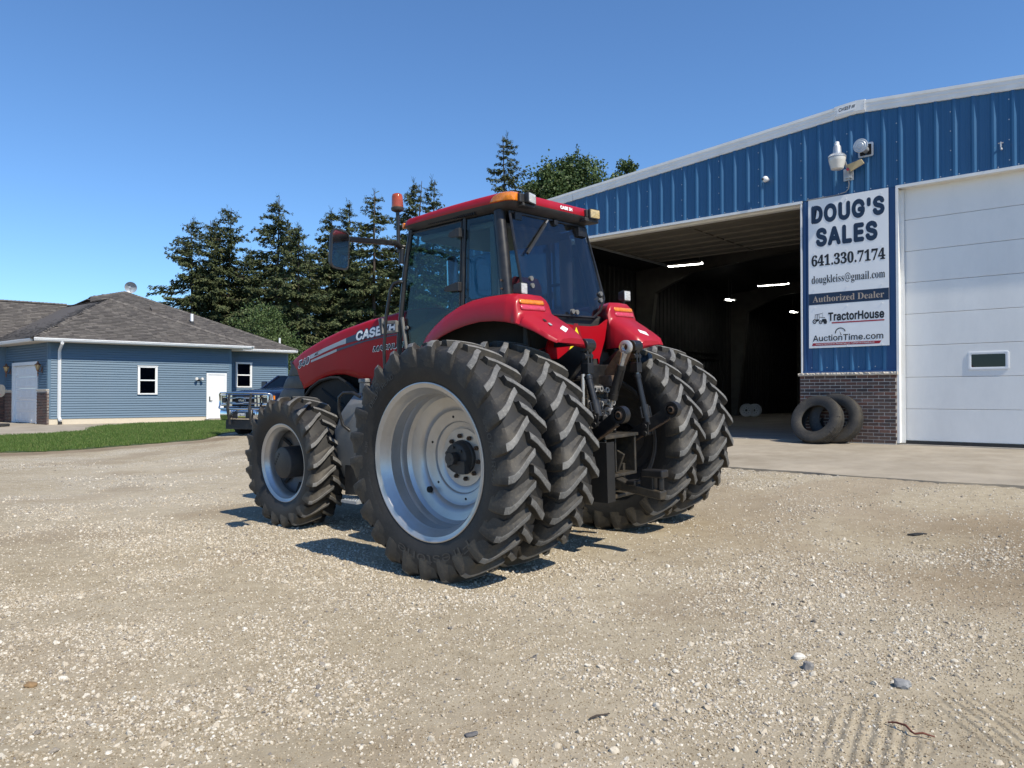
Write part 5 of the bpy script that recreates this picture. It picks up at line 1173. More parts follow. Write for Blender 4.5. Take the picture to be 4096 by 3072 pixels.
# cab
mb = MB(); mb.bb(.15,1.50,-.68,.68,1.28,1.60); mb.bb(.12,1.62,-.5,.5,1.1,1.3); mb.build('cab_floor', MT['blackdull'], TR, bevel=.02)
mb = MB(); mb.prism([(-.20,1.62),(.70,1.62),(.62,2.05),(.12,2.36),(-.16,2.26)], 'y', -.66, .66); mb.build('rear_console', MT['blackplastic'], TR, bevel=.03)
TLF, BLF = (1.375,.685,3.25), (1.545,.755,1.60)      # front-left pillar top and foot
TLR, BLR = (.165,.625,3.26), (.02,.705,2.40)         # rear-left pillar
def mir(p): return (p[0], -p[1], p[2])
mb = MB()
for s in (lambda p: p, mir):
    mb.tube([s(BLF), s((1.54,.755,2.1)), s((1.45,.725,2.8)), s(TLF)], .028, 8)
    mb.tube([s((.63,.70,1.7)), s((.625,.695,2.4)), s((.595,.66,3.26))], .024, 8)
mb.bar((1.375,-.685,3.24),(1.375,.685,3.24),.05,.07); mb.bar((1.55,-.75,1.62),(1.55,.75,1.62),.05,.08)
mb.build('cab_frame', MT['black'], TR, smooth=50)
for s in (lambda p: p, mir):
    mb = MB(); mb.tube([s((.0,.712,2.30)), s(BLR), s((.085,.668,2.82)), s(TLR)], .058, 18); q = mb.build('rear_pillar', MT['black'], TR, smooth=50)
    mb = MB()
    for (z, r) in ((2.50,.010),(2.58,.010)): mb.cyl(s((.045+(z-2.5)*.1,.752,z)), s((.04,.770,z)), r, n=8)
    mb.build('bolt_holes', MT['rust'], q)
def pane(name, P, n, parent=TR, material='cabglass', t=.006):
    mb = MB(); mb.slab(P, tuple(c*t for c in n)); return mb.build(name, MT[material], parent)
door = None
for s, sg in ((lambda p: p, 1), (mir, -1)):
    fr = MB(); D = [(1.530,.757,1.62),(1.515,.752,2.12),(1.445,.725,2.8),(1.375,.690,3.215),(.635,.668,3.235),(.655,.705,2.42),(.665,.715,1.75)]
    fr.tube([s(p) for p in D+[D[0]]], .011, 6); d_ = fr.build('cab_door', MT['blackplastic'], TR, smooth=50)
    pane('door_glass', [s(p) for p in D], (0, sg, 0), d_)
    for (x, z, l) in ((.69,3.11,.10),(.72,2.58,.15)):
        mb = MB(); mb.slab([s((x+l-.04,.735,z-.02)), s((x+l-.06,.735,z+.015)), s((x-.06,.735,z+.045)), s((x-.06,.735,z-.045)), s((x+l-.06,.735,z-.035))], (0, sg*.022, 0)); mb.bb(*sorted((x-.10,x-.05)), *sorted((sg*.70,sg*.755)), z-.045, z+.045)
        mb.build('hinge', MT['blackplastic'], d_, bevel=.006)
    mb = MB()
    for (x, z) in ((1.47,2.32),(1.40,2.22)): mb.cyl(s((x,.755,z)), s((x,.772,z)), .020, n=12)
    mb.bar(s((1.46,.772,2.32)), s((1.41,.772,2.0)), .03, .02); mb.build('handle', MT['greyplastic'], d_, smooth=40)
    Q = [(.575,.700,2.40),(.555,.668,3.235),(.205,.640,3.245),(.075,.700,2.42)]
    q = pane('quarter_glass', [s(p) for p in Q], (0, sg, 0))
    mb = MB(); mb.loft([[s(p) for p in Q+[Q[0]]], [s(p) for p in [(.535,.702,2.445),(.520,.672,3.19),(.235,.646,3.20),(.115,.702,2.455),(.535,.702,2.445)]]]); mb.build('glass_border', MT['blackprint'], q, fixn=False)
W_ = [(1.56,-.72,1.75),(1.395,-.66,3.22),(1.395,.66,3.22),(1.56,.72,1.75)]; pane('windscreen', W_, (1,0,0))
RW = [(.06,.605,3.245),(-.045,.64,2.80),(-.125,.66,2.47),(-.165,.53,2.33),(-.195,.36,2.255)]; RW = RW+[mir(p) for p in RW[::-1]]
rw = pane('rear_window', RW, (-1,0,0), material='rearglass')
mb = MB(); mb.tube([(p[0]-.006, p[1], p[2]) for p in RW+[RW[0]]], .014, 6); mb.build('window_seal', MT['black'], rw, smooth=50)
mb = MB()
for p in ((-.085,.50,2.60),(-.10,.505,2.53),(-.115,-.60,2.52),(-.125,-.585,2.45),(-.205,.02,2.30),(-.205,-.05,2.295)): mb.cyl((p[0]-.004, p[1], p[2]), (p[0]-.03, p[1], p[2]), .024, n=14)
mb.build('glass_fixing', MT['greyplastic'], rw, smooth=40)
mb = MB(); mb.bb(.03,.06,.45,.55,3.18,3.25); mb.bb(.02,.06,-.10,-.04,3.20,3.25); mb.bb(.0,.05,-.57,-.42,3.13,3.22); mb.build('glass_latch', MT['black'], rw)
mb = MB(); mb.bar((.035,.05,3.235),(-.035,.33,2.99),.012,.014,(1,0,0)); mb.build('wiper_arm', MT['steel'], TR)
mb = MB(); mb.bar((.022,.10,3.19),(-.075,.51,2.84),.022,.022,(1,0,0)); mb.build('wiper_blade', MT['blackplastic'], TR)
# inside the cab
st = MB(); st.loft([[(x, y*w, z) for y in (-1,-.6,0,.6,1)] for x, w, z in ((.95,.26,2.02),(.55,.27,2.0),(.50,.26,2.1),(.44,.25,2.4),(.40,.20,2.62),(.385,.12,2.70))]); st = st.build('seat', MT['seat'], TR, smooth=60); md = st.modifiers.new('t', 'SOLIDIFY'); md.thickness = .12; md.offset = 0
mb = MB(); mb.bb(.40,.95,-.25,.25,1.6,1.93); mb.build('seat_base', MT['blackdull'], TR, bevel=.03)
mb = MB(); mb.bb(.25,1.05,-.62,-.33,1.6,2.22); mb.build('side_console', MT['blackplastic'], TR, bevel=.04)
mb = MB(); mb.tube([(1.28+.07*math.sin(2*PI*k/24), .20*math.cos(2*PI*k/24), 2.42+.19*math.sin(2*PI*k/24)) for k in range(25)], .016, 6); mb.tube([(1.3,0,2.42),(1.5,0,1.8)], .03, 8); mb.bar((1.28,-.19,2.42),(1.28,.19,2.42),.03,.02); mb.build('steering_wheel', MT['blackplastic'], TR, smooth=60)
mb = MB(); mb.bb(1.32,1.52,-.38,.38,1.6,2.12); mb.build('dashboard', MT['interior'], TR, bevel=.05)
mb = MB(); mb.bb(.24,1.34,-.60,.60,3.13,3.20); mb.bb(.2,.34,-.58,-.50,2.2,3.15); mb.bb(.22,.32,.56,.62,2.35,3.14); mb.build('headliner', MT['interior'], TR, bevel=.03)
mb = MB(); mb.loft([[(1.05+.02*(k == 0), .40+u, 2.78+v) for u, v in rrect(.15,.36,.05)] for k in (0, 1)], closed=True, cap=True); mb.build('inside_mirror', MT['mirror'], TR)
mb = MB(); mb.tube([(.35,-.63,2.30),(.36,-.66,2.62),(.45,-.66,2.68),(.60,-.66,2.68)], .016, 8); mb.build('grab_handle', MT['blackplastic'], TR, smooth=60)
# roof
def outline(hw_f, hw_r, xf, xr, z_f, z_r, r=.12):
    P = []
    for (cx, cy, a0, rr) in ((xf-r, hw_f-r, 0, r), (xr+.10, hw_r-.10, 90, .10)):
        P += [(cx+rr*math.cos(R(a0+90*k/6)), cy+rr*math.sin(R(a0+90*k/6))) for k in range(7)]
    mid = [((P[6][0]*(1-t)+P[7][0]*t), P[6][1]*(1-t)+P[7][1]*t+.03*math.sin(PI*t)) for t in (.25,.5,.75)]
    P = P[:7]+mid+P[7:]
    P = P+[(x, -y) for x, y in P[::-1]]
    return [(x, y, z_r+(z_f-z_r)*(x-xr)/(xf-xr)) for x, y in P]
mb = MB(); O = outline
mb.loft([O(.60,.58,1.38,.10,3.235,3.255), O(.68,.64,1.44,.03,3.24,3.262), O(.715,.69,1.49,-.035,3.280,3.312), O(.722,.695,1.50,-.04,3.30,3.332)], closed=True)
mb.add(O(.60,.58,1.38,.10,3.235,3.255), [tuple(range(len(O(1,1,1,0,0,0))))]); mb.build('roof_underside', MT['blackplastic'], TR, smooth=40)
mb = MB(); mb.loft([O(.722,.695,1.50,-.04,3.30,3.332), O(.726,.699,1.503,-.043,3.304,3.338), O(.722,.695,1.495,-.040,3.345,3.395), O(.705,.680,1.47,-.022,3.368,3.418), O(.66,.64,1.42,.03,3.385,3.436), O(.55,.54,1.30,.16,3.41,3.455), O(.30,.30,1.0,.45,3.435,3.472)], closed=True)
mb.add(O(.30,.30,1.0,.45,3.44,3.475), [tuple(range(len(O(1,1,1,0,0,0))))]); roof = mb.build('cab_roof', MT['redfade'], TR, smooth=45)
put_text('lettering', 'CASE IH', .20, .036, lambda u, t: (-.0455+.003*t/.036, -.06-u, 3.352+t), MT['whiteprint'], roof, bold=.05)
mb = MB()
for k in range(24): x = .42+.028*k; mb.bb(x, x+.012, .672, .715, 3.262, 3.285)
tag(mb.build('vent_slots', MT['blackdull'], TR), kind='stuff')
for s in (lambda p: p, mir):
    mb = MB(); rows = []
    for (x, y, w) in ((.205,.712,.2),(.16,.716,.75),(.08,.712,1.),(.015,.700,1.),(-.028,.668,1.),(-.046,.60,1.)): rows.append([s((x-.004, y+.002, 3.330)), s((x-.006, y+.008, 3.338)), s((x-.006, y+.004, 3.338+.066*w)), s((x+.006, y-.016, 3.343+.074*w))])
    mb.loft(rows); q = mb.build('roof_marker_lamp', MT['amber'], TR, smooth=40); md = q.modifiers.new('t', 'SOLIDIFY'); md.thickness = .012
    mb = MB(); mb.bb(1.47,1.505,*sorted((s((0,.60,0))[1], s((0,.70,0))[1])),3.29,3.345); mb.build('front_marker_lamp', MT['amber'], TR, bevel=.01)
def work_lamp(name, c, w, h, d, yaw, lens, pitch=0, lab=None):
    M = Matrix.Translation(c) @ Matrix.Rotation(R(yaw), 4, 'Z') @ Matrix.Rotation(R(pitch), 4, 'Y')
    mb = MB(); mb.loft([[tuple(M @ Vector((x, u*k, v*k))) for u, v in rrect(w, h, .012)] for x, k in ((d,.75),(.03,.95),(0,1.06),(-.012,1.06),(-.012,.93),(-.004,.92))], closed=True, cap=True); q = mb.build(name, MT['blackplastic'], TR, smooth=35)
    mb = MB(); mb.loft([[tuple(M @ Vector((x, u*k, v*k))) for u, v in rrect(w*.92, h*.92, .01)] for x, k in ((-.006,1.),(-.016,.96),(-.02,.5))], closed=True, cap=True); mb.build('lens', MT[lens], q, smooth=40)
    if lab: q['label'] = lab
    return q
work_lamp('work_lamp', (-.095,.455,3.365), .155, .095, .10, 14, 'clearlens'); work_lamp('work_lamp', (-.095,-.575,3.360), .155, .095, .10, -6, 'yellowlens', lab='yellowed rear work lamp')
mb = MB(); mb.bb(-.075,.03,.50,.595,3.318,3.405); mb.bb(-.08,.06,.38,.56,3.285,3.319); mb.build('lamp_bracket', MT['blackplastic'], TR, bevel=.01)
mb = MB(); mb.bb(-.075,.03,-.69,-.47,3.318,3.402); mb.bb(-.08,.06,-.68,-.44,3.275,3.319); mb.build('lamp_bracket', MT['blackplastic'], TR, bevel=.01)
q = work_lamp('fender_lamp', (-.225,.765,2.475), .105, .105, .08, 8, 'clearlens'); mb = MB(); mb.bb(-.21,-.17,.75,.78,2.38,2.44); mb.build('bracket', MT['black'], q)
q = work_lamp('fender_lamp', (-.20,-.99,2.515), .11, .11, .08, -4, 'clearlens'); mb = MB(); mb.bb(-.18,-.15,-.99,-.96,2.38,2.47); mb.build('bracket', MT['black'], q)
# beacon, mirror, rails
mb = MB(); mb.tube([(1.45,.80,3.02),(1.45,.80,3.45)], .020, 10); mb.tube([(1.42,.74,3.08),(1.45,.80,3.08)], .018, 8); mb.build('beacon_pole', MT['black'], TR, smooth=50)
mb = MB(); mb.lathe([(3.44,.03),(3.455,.062),(3.47,.068),(3.485,.068),(3.49,.060)], 24, (1.45,.80,0), axis='z'); mb.build('beacon_base', MT['blackplastic'], TR, smooth=40)
mb = MB(); mb.lathe([(3.487,.060),(3.50,.063),(3.515,.061),(3.53,.061),(3.60,.058),(3.625,.050),(3.635,.03),(3.636,0)], 24, (1.45,.80,0), axis='z'); mb.build('beacon', MT['orange'], TR, smooth=50)
mb = MB(); mb.tube([(1.44,.76,3.06),(1.43,.86,3.10),(1.40,.95,3.095)], [.03,.03,.028], 8); mb.bar((1.42,.88,3.10),(1.33,1.52,3.055),.045,.05); mb.bar((1.34,1.40,3.06),(1.31,1.60,3.05),.03,.028); mb.tube([(1.43,.77,3.06),(1.44,.78,2.90)], .03, 8); mb.build('mirror_arm', MT['black'], TR, bevel=.006)
mb = MB(); M = Matrix.Translation((1.29,1.665,2.935)) @ Matrix.Rotation(R(6), 4, 'Z') @ Matrix.Rotation(R(5), 4, 'X')
mb.loft([[tuple(M @ Vector((x, u*k, v*k))) for u, v in rrect(.22, .38, .055)] for x, k in ((.07,.55),(.05,.85),(.01,1.),(-.012,1.),(-.012,.93),(-.003,.92))], closed=True, cap=True); mr_ = mb.build('outside_mirror', MT['blackplastic'], TR, smooth=40)
mb = MB(); mb.loft([[tuple(M @ Vector((x, u, v))) for u, v in rrect(.198, .345, .048)] for x in (-.004, -.007)], closed=True, cap=True); mb.build('mirror_glass', MT['mirror'], mr_)
mb = MB(); mb.tube([(1.615,.90,1.70),(1.62,.90,2.0),(1.59,.88,2.36),(1.535,.86,2.62),(1.50,.84,2.69),(1.44,.82,2.705),(1.42,.79,2.70)], .017, 8); mb.build('hand_rail', MT['black'], TR, smooth=60)
mb = MB(); mb.bar((1.73,.84,2.34),(1.70,.84,2.17),.015,.07,(0,1,0)); mb.bar((1.70,.83,2.29),(1.53,.79,2.29),.03,.035); mb.bar((1.53,.79,2.30),(1.53,.79,2.18),.02,.05,(0,1,0)); mb.bar((1.53,.79,2.19),(1.66,.82,2.19),.02,.03); mb.build('rail_bracket', MT['greyplastic'], TR, bevel=.005)
# rear fenders
FX = [1.04,.92,.78,.62,.46,.28,.10,-.08,-.20,-.265,-.300,-.335,-.40,-.52,-.64,-.69]
FT = [2.03,2.13,2.22,2.305,2.365,2.405,2.42,2.424,2.424,2.414,2.375,2.255,2.212,2.140,2.050,1.995]
FLp = [1.90,1.965,2.025,2.085,2.13,2.165,2.185,2.18,2.165,2.150,2.143,2.135,2.11,2.06,1.99,1.955]
FI = [.735,.73,.725,.715,.705,.70,.70,.68,.60,.51,.485,.47,.46,.455,.46,.48]
FO = [.93,.96,.975,.985,.99,.995,1.0,1.0,.995,.98,.985,.99,.985,.97,.94,.88]
for s in (lambda p: p, mir):
    rows = []; lrows = []
    ii = np.linspace(0, 15, 61)
    for i in ii:
        x, zt, zl, yi, yo = (float(np.interp(i, range(16), A_)) for A_ in (FX, FT, FLp, FI, FO))
        hump = float(np.interp(x, [-.69,-.40,-.27,.3,1.04], [.03,.10,.12,.10,.06])); zi = zt-hump*.15
        zib = float(np.interp(x, [-.69,-.25,.0,1.04], [1.945,1.93,1.80,1.60])); P = [(x, yi-.02, zib), (x, yi-.015, zi-.08), (x, yi+.01, zi-.02), (x, yi+.05, zt), (x, (yi+yo)/2, zt+.006), (x, yo-.09, zt-.002), (x, yo-.035, zt-.03), (x, yo-.005, zt-.09 if zt-.09 > zl+.02 else (zt+zl)/2+.01), (x, yo+.015, zl+.012), (x, yo+.012, zl), (x, yo-.02, zl+.006)]
        rows.append([s(p) for p in P])
        lrows.append([s(p) for p in ((x, yi+.004, zib+.004), (x, yi+.012, zi-.09), (x, yi+.05, zt-.03), (x, (yi+yo)/2, zt-.016), (x, yo-.10, zt-.024), (x, yo-.05, zt-.055), (x, yo-.022, max((zt+zl)/2-.01, zl+.02)), (x, yo-.006, zl+.012))])
    mb = MB(); mb.loft(rows); mb.add(rows[-1], [tuple(range(11))]); fd = mb.build('rear_fender', MT['redfade'], TR, smooth=55)
    mb = MB(); mb.loft(lrows[:-1]); mb.build('wheel_well_liner', MT['blackdull'], fd, smooth=50)
    def lamp(z0, z1, m_, nm):
        xs_ = lambda z: float(np.interp(-z, [-2.414,-2.375,-2.255,-2.22], [-.265,-.300,-.335,-.39]))
        mb = MB(); R_ = []
        for z in np.linspace(z0, z1, 4): 
            ins = .012 if z in (z0, z1) else 0
            R_.append([s((xs_(z)-.004-(.006 if .58 < y < .92 and not ins else 0), y, z)) for y in (.575+ins, .60+ins*.5, .75, .90-ins*.5, .925-ins)])
        mb.loft(R_); q = mb.build(nm, MT[m_], fd, smooth=40); md = q.modifiers.new('t', 'SOLIDIFY'); md.thickness = .006
    lamp(2.322, 2.366, 'amber', 'turn_lamp'); lamp(2.266, 2.318, 'redlens', 'tail_lamp')
    mb = MB(); mb.slab([s((-.600,.60,2.086)), s((-.560,.625,2.116)), s((-.600,.715,2.088)), s((-.645,.695,2.052))], (0,0,.004)); mb.build('sticker', MT['whiteprint'], fd)
mb = MB()
for q_, mm in ((0, 0), (1, 1)):
    x0 = -.465-.06*q_; z_ = 2.173-.038*q_; mb.add([(x0, .76, z_+.008), (x0-.040, .775, z_-.016), (x0-.045, .815, z_-.018), (x0-.005, .80, z_+.006)], [(0,1,2,3)], mm)
mb.build('switch_hole', [MT['blackdull'], MT['clearlens']], TR, fixn=False)
mb = MB(); mb.bb(.3,.95,-.70,.70,1.5,2.0); mb.build('inner_panel', MT['blackdull'], TR)
# red rear panel with the slow-vehicle triangle
P = [(.43,2.23),(.30,2.165),(.12,2.150),(-.12,2.150),(-.28,2.165),(-.42,2.23),(-.36,2.02),(-.26,1.83),(-.245,1.775),(-.235,1.83),(.55,1.83),(.58,1.93)]
mb = MB(); mb.prism(P, 'x', -.335, -.315); bp = mb.build('rear_panel', MT['red'], TR)
mb = MB(); T3 = lambda k, c=(.125,1.985): [(c[0]+k*.205*.92, c[1]-k*.165), (c[0]+k*.165*.92, c[1]-k*.185), (c[0]-k*.165*.92, c[1]-k*.185), (c[0]-k*.205*.92, c[1]-k*.165), (c[0]-k*.03, c[1]+k*.185), (c[0]+k*.03, c[1]+k*.185)]
mb.prism(T3(1.), 'x', -.338, -.336); mb.build('hazard_triangle', MT['darkred'], bp)
c = (.125,1.972); mb = MB(); mb.prism([(c[0]+.150,c[1]-.115),(c[0]-.150,c[1]-.115),(c[0],c[1]+.165)], 'x', -.3405, -.339); mb.build('triangle_centre', MT['yellow'], bp)
# hitch
for sgn in (1, -1):
    mb = MB(); mb.prism([(-.20,1.55),(-.30,1.45),(-.70,1.88),(-.72,1.96),(-.66,2.0),(-.58,1.97),(-.30,1.80)], 'y', sgn*.40-.035, sgn*.40+.035); mb.cyl((-.655,sgn*.40-.07,1.94),(-.655,sgn*.40+.07,1.94),.062,n=20); mb.cyl((-.655,sgn*.40-.085,1.94),(-.655,sgn*.40+.085,1.94),.028,n=12); mb.build('lift_arm', MT['black'], TR, bevel=.008)
    z0, z1 = (1.84, 1.26) if sgn > 0 else (1.84, 1.12); x0, x1 = -.655, -.765
    mb = MB()
    mb.bar((x0,sgn*.385,1.95),(x0-.01,sgn*.385,z0-.10),.02,.075,(1,0,0)); mb.bar((x0,sgn*.435,1.95),(x0-.01,sgn*.435,z0-.10),.02,.075,(1,0,0)); mb.bb(x0-.05,x0+.035,sgn*.41-.045,sgn*.41+.045,z0-.16,z0-.06)
    mb.cyl((x0-.01,sgn*.41-.06,z0),(x0-.01,sgn*.41+.06,z0),.03,n=14); mb.build('clevis', MT['black'], TR, bevel=.006)
    mb = MB(); mb.cyl((x0-.005,sgn*.41,z0-.08),(x0-.022,sgn*.41,z0-.22),.022,n=14); mb.build('screw_thread', MT['steel'], TR, smooth=40)
    mb = MB(); f = lambda t: (x0-.015+(x1-x0)*t, sgn*.41+sgn*.012*t, z0-.19+(z1-z0+.19)*t); mb.cyl(f(0), f(.72), .034, n=18); mb.cyl(f(.55), f(.92), .047, n=18); mb.cyl(f(-.03), f(.05), .040, n=18)
    for side in (-1, 1): p, q = f(.60), f(.78); mb.tube([(p[0],p[1]+side*.04,p[2]),(p[0]-.01,p[1]+side*.085,p[2]+.01),(q[0]-.01,q[1]+side*.085,q[2]),(q[0],q[1]+side*.04,q[2])], .009, 6)
    mb.build('lift_rod', MT['black'], TR, smooth=40)
    mb = MB(); e = f(.95)
    for side in (-1, 1): mb.bar((e[0],e[1]+side*.038,e[2]+.05),(x1,e[1]+side*.042,z1-.05),.02,.075,(1,0,0))
    for zz in (z1+.03, z1-.04): mb.cyl((x1,e[1]-.06,zz),(x1,e[1]+.06,zz),.028,n=14)
    mb.build('rod_end', MT['black'], TR, bevel=.006)
    mb = MB(); zb = (1.31, 1.31)[sgn < 0]; A_, B_ = Vector((-.05,sgn*.34,.72)), Vector((-.98,sgn*.45,zb-.03)); mb.bar(A_, B_, .045, .11); mb.build('lower_link', MT['black'], TR, bevel=.01)
    mb = MB(); mb.bar(A_+(B_-A_)*.42+Vector((0,0,-.062)), B_+Vector((-.02,0,-.058)), .055, .012); mb.build('link_edge', MT['tan'] if False else MT['rust'], TR)
    mb = MB(); mb.lathe([(-.038,.052),(-.038,.078),(.038,.078),(.038,.052),(-.038,.052)], 28, (-1.035,sgn*.45,zb+.005)); mb.bar((-.99,sgn*.45,zb-.02),(-.90,sgn*.44,zb-.075),.05,.10); mb.build('ball_socket', MT['black'], TR, smooth=40)
    mb = MB(); mb.lathe([(-.042,.024),(-.03,.043),(0,.051),(.03,.043),(.042,.024)], 24, (-1.035,sgn*.45,zb+.005)); mb.build('hitch_ball', MT['rust'], TR, smooth=60)
mb = MB(); mb.prism([(-.15,1.45),(-.40,1.45),(-.66,1.72),(-.74,1.88),(-.66,1.90),(-.42,1.62),(-.2,1.6)], 'y', -.22, -.10); mb.prism([(-.3,1.55),(-.62,1.55),(-.62,1.66),(-.3,1.66)], 'y', -.16, .0); mb.build('top_link_bracket', MT['rust'], TR, bevel=.01)
tl0, tl1 = Vector((-.815,0,1.92)), Vector((-.605,0,1.30)); f = lambda t: tl0+(tl1-tl0)*t
def eye(c, r, ri, w=.045):
    mb = MB(); mb.lathe([(-w/2,ri),(-w/2,r*.8),(-w*.35,r),(w*.35,r),(w/2,r*.8),(w/2,ri),(-w/2,ri)], 28, c); return mb
mb = eye(tuple(tl0), .066, .032); mb.cyl(f(.085), f(.16), .030, .024, 14); mb.build('link_eye', MT['steel'], TR, smooth=40)
mb = MB(); mb.cyl(f(.14), f(.30), .021, n=14)
for k in range(14): mb.cyl(f(.15+.010*k), f(.154+.010*k), .024, n=14)
mb.build('screw_thread', MT['steel'], TR, smooth=30)
mb = MB(); mb.cyl(f(.28), f(.78), .041, n=20); mb.cyl(f(.27), f(.33), .047, n=20); mb.cyl(f(.70), f(.79), .046, n=20); mb.tube([tuple(f(.32)+Vector((-.05,0,.0))), tuple(f(.5)+Vector((-.06,.01,0))), tuple(f(.66)+Vector((-.045,0,0)))], .006, 6); mb.build('top_link', MT['black'], TR, smooth=40)
mb = MB(); mb.cyl(f(.78), f(.90), .021, n=14); mb.build('screw_thread', MT['steel'], TR, smooth=40)
mb = eye(tuple(tl1), .060, .026, .05); mb.bar(tl1+Vector((-.02,-.05,.02)), tl1+Vector((.10,-.05,-.10)), .02, .09); mb.build('link_eye', MT['steel'], TR, smooth=40)
mb = MB(); mb.bb(-.50,-.485,-.20,.26,1.56,1.765); mb.build('valve_plate', MT['black'], TR, bevel=.006)
mb = MB(); mb.bb(-.47,-.30,-.20,.26,1.0,1.62)
for r_ in range(4):
    for k in range(4):
        y, z = .20-.10*k, 1.53-.125*r_; mb.bb(-.53,-.46,y-.035,y+.035,z-.045,z+.045)
mb.build('valve_block', MT['castiron'], TR, bevel=.008)
mb = MB(); mb.lathe([(-.60,.016),(-.60,.028),(-.53,.030)], 14, (0,0,0), axis='x'); mb.cyl((-.575,0,0),(-.57,0,0),.017,n=10); hcm = mb.mesh('hose_coupler', [MT['steel']], smooth=40)
for r_ in range(4):
    for k in range(4): link('hose_coupler', hcm, TR, (0, .20-.10*k, 1.53-.125*r_+random.uniform(-.012,.012)))
for k in range(7):
    mb = MB(); y = random.uniform(-.22,.26); z = random.uniform(1.05,1.6); mb.tube([(-.45,y,z),(-.58,y+.03,z-.06),(-.56,y+random.uniform(-.1,.1),z-.22),(-.42,y+.02,z-.32)], random.choice((.008,.011,.014)), 6)
    mb.build('hydraulic_hose', MT['blackplastic'], TR, smooth=50)
mb = MB(); mb.tube([(-.50,.26,1.72),(-.52,.30,1.4),(-.50,.29,1.25)], .020, 8); mb.build('lift_cylinder', MT['steel'], TR, smooth=50)
mb = MB()
mb.bb(-.72,-.38,.215,.245,.72,1.08); mb.bb(-.72,-.38,-.285,-.255,.72,1.10); mb.bb(-.74,-.40,-.30,.26,1.07,1.10); mb.bb(-.40,-.38,-.26,.22,.66,1.08); mb.bb(-.70,-.42,.03,.045,.74,1.07); mb.bb(-.72,-.40,-.285,.25,.70,.73); mb.build('drawbar_frame', MT['castiron'], TR, bevel=.006)
mb = MB(); mb.prism([(-.55,1.05),(-.78,1.05),(-.78,.50),(-.55,.50)], 'y', .30, .325); mb.prism([(-.78,1.05),(-.79,1.05),(-.79,.50),(-.78,.50)], 'y', .20, .325); mb.build('guard_plate', MT['blackdull'], TR)
mb = MB(); mb.prism([(-.35,.66),(-.62,.72),(-.80,.66),(-1.18,.60),(-1.18,.52),(-.80,.57),(-.60,.60),(-.35,.55)], 'y', -.055, .055); mb.bb(-.72,-.45,-.30,.30,.50,.54); mb.build('drawbar', MT['castiron'], TR, bevel=.012)
mb = MB(); mb.bb(-1.10,-.96,-.05,.05,.60,.76); mb.bb(-1.20,-.98,-.06,.06,.72,.79); mb.cyl((-1.15,0,.60),(-1.15,0,.74),.03,n=14); mb.bb(-.92,-.82,-.07,.07,.63,.68); mb.build('hitch_clevis', MT['black'], TR, bevel=.012)
mb = MB(); mb.prism([(-.62,.60),(-.62,.80),(-.40,.80),(-.40,.60)], 'y', -.24, -.20); mb.prism([(-.58,.62),(-.70,.9),(-.60,.95),(-.45,.7)], 'y', -.12, -.09); mb.build('drawbar_support', MT['castiron'], TR, bevel=.006)
# ------------------------------------------------------------------ pickup truck behind the tractor (x forwards, y left)
hx = Vector((-.40, -.9165, 0)); TK = thing('pickup_truck', 'dark blue pickup truck with a chrome grille and black grille guard, half behind the tractor', 'pickup truck', frame((-7.50, 21.1, .37), hx, Vector((.9165, -.40, 0))) @ Matrix.Scale(.88, 4))
mb = MB(); rows = []
for x, w, zb, zh in ((-.12,.88,.62,1.36),(-.20,.95,.58,1.41),(-.45,1.0,.55,1.455),(-.9,1.01,.55,1.49),(-1.4,1.01,.55,1.52),(-1.95,1.01,.5,1.55)):
    rows.append([(x,w*.98,zb),(x,w,zb+.2),(x,w,zh-.22),(x,w*.97,zh-.07),(x,w*.88,zh-.015),(x,w*.55,zh+.02),(x,w*.45,zh+.035),(x,0,zh+.045)]+[(x,-w*k,z) for k, z in ((.45,zh+.035),(.55,zh+.02),(.88,zh-.015),(.97,zh-.07),(1,zh-.22),(1,zb+.2),(.98,zb))])
mb.loft(rows, cap=True); mb.build('hood_and_wings', MT['navy'], TK, smooth=35)
mb = MB(); rows = []
for x, w, z0, z1 in ((-1.93,1.01,.5,1.50),(-3.85,1.01,.5,1.50)): rows.append([(x,w*s,z) for s, z in ((.97,z0),(1,z0+.2),(1,z1-.3),(.95,z1),(-.95,z1),(-1,z1-.3),(-1,z0+.2),(-.97,z0))])
mb.loft(rows, closed=True, cap=True); mb.bb(-5.9,-3.9,-1.0,1.0,.6,1.45); body = mb.build('body', MT['navy'], TK, smooth=35)
mb = MB(); g_ = [(-1.80,.90,1.52),(-2.55,.74,2.0),(-3.6,.74,2.02),(-3.85,.86,1.50)]; G2 = [mir(p) for p in g_]
mb.add(g_+G2, [(1,2,6,5),(2,3,7,6)]); mb.build('cab_top', MT['navy'], TK)
mb = MB(); mb.add([g_[0], G2[0], G2[1], g_[1]], [(0,1,2,3)]); q = mb.build('windscreen', MT['winglass'], TK)
mb = MB(); mb.add([g_[0], g_[1], g_[2], g_[3]]+[G2[0], G2[1], G2[2], G2[3]], [(0,1,2,3),(4,5,6,7)]); mb.build('side_glass', MT['winglass'], TK)
mb = MB()
for s in (1, -1):
    mb = MB(); mb.bar((-1.80,s*.90,1.5),(-2.55,s*.74,2.0),.07,.07); mb.build('cab_pillar', MT['navy'], TK); mb = MB(); mb.bar((-2.9,s*.87,1.5),(-2.9,s*.745,2.0),.07,.05); mb.build('cab_pillar', MT['navy'], TK)
mb = MB(); mb.bb(-1.97,-1.78,-.9,.9,1.50,1.56); mb.build('cowl', MT['blackplastic'], TK)
mb = MB(); mb.tube([(-1.84,.6,1.565),(-1.92,-.25,1.60)], .012, 6); mb.build('wiper', MT['blackplastic'], TK)
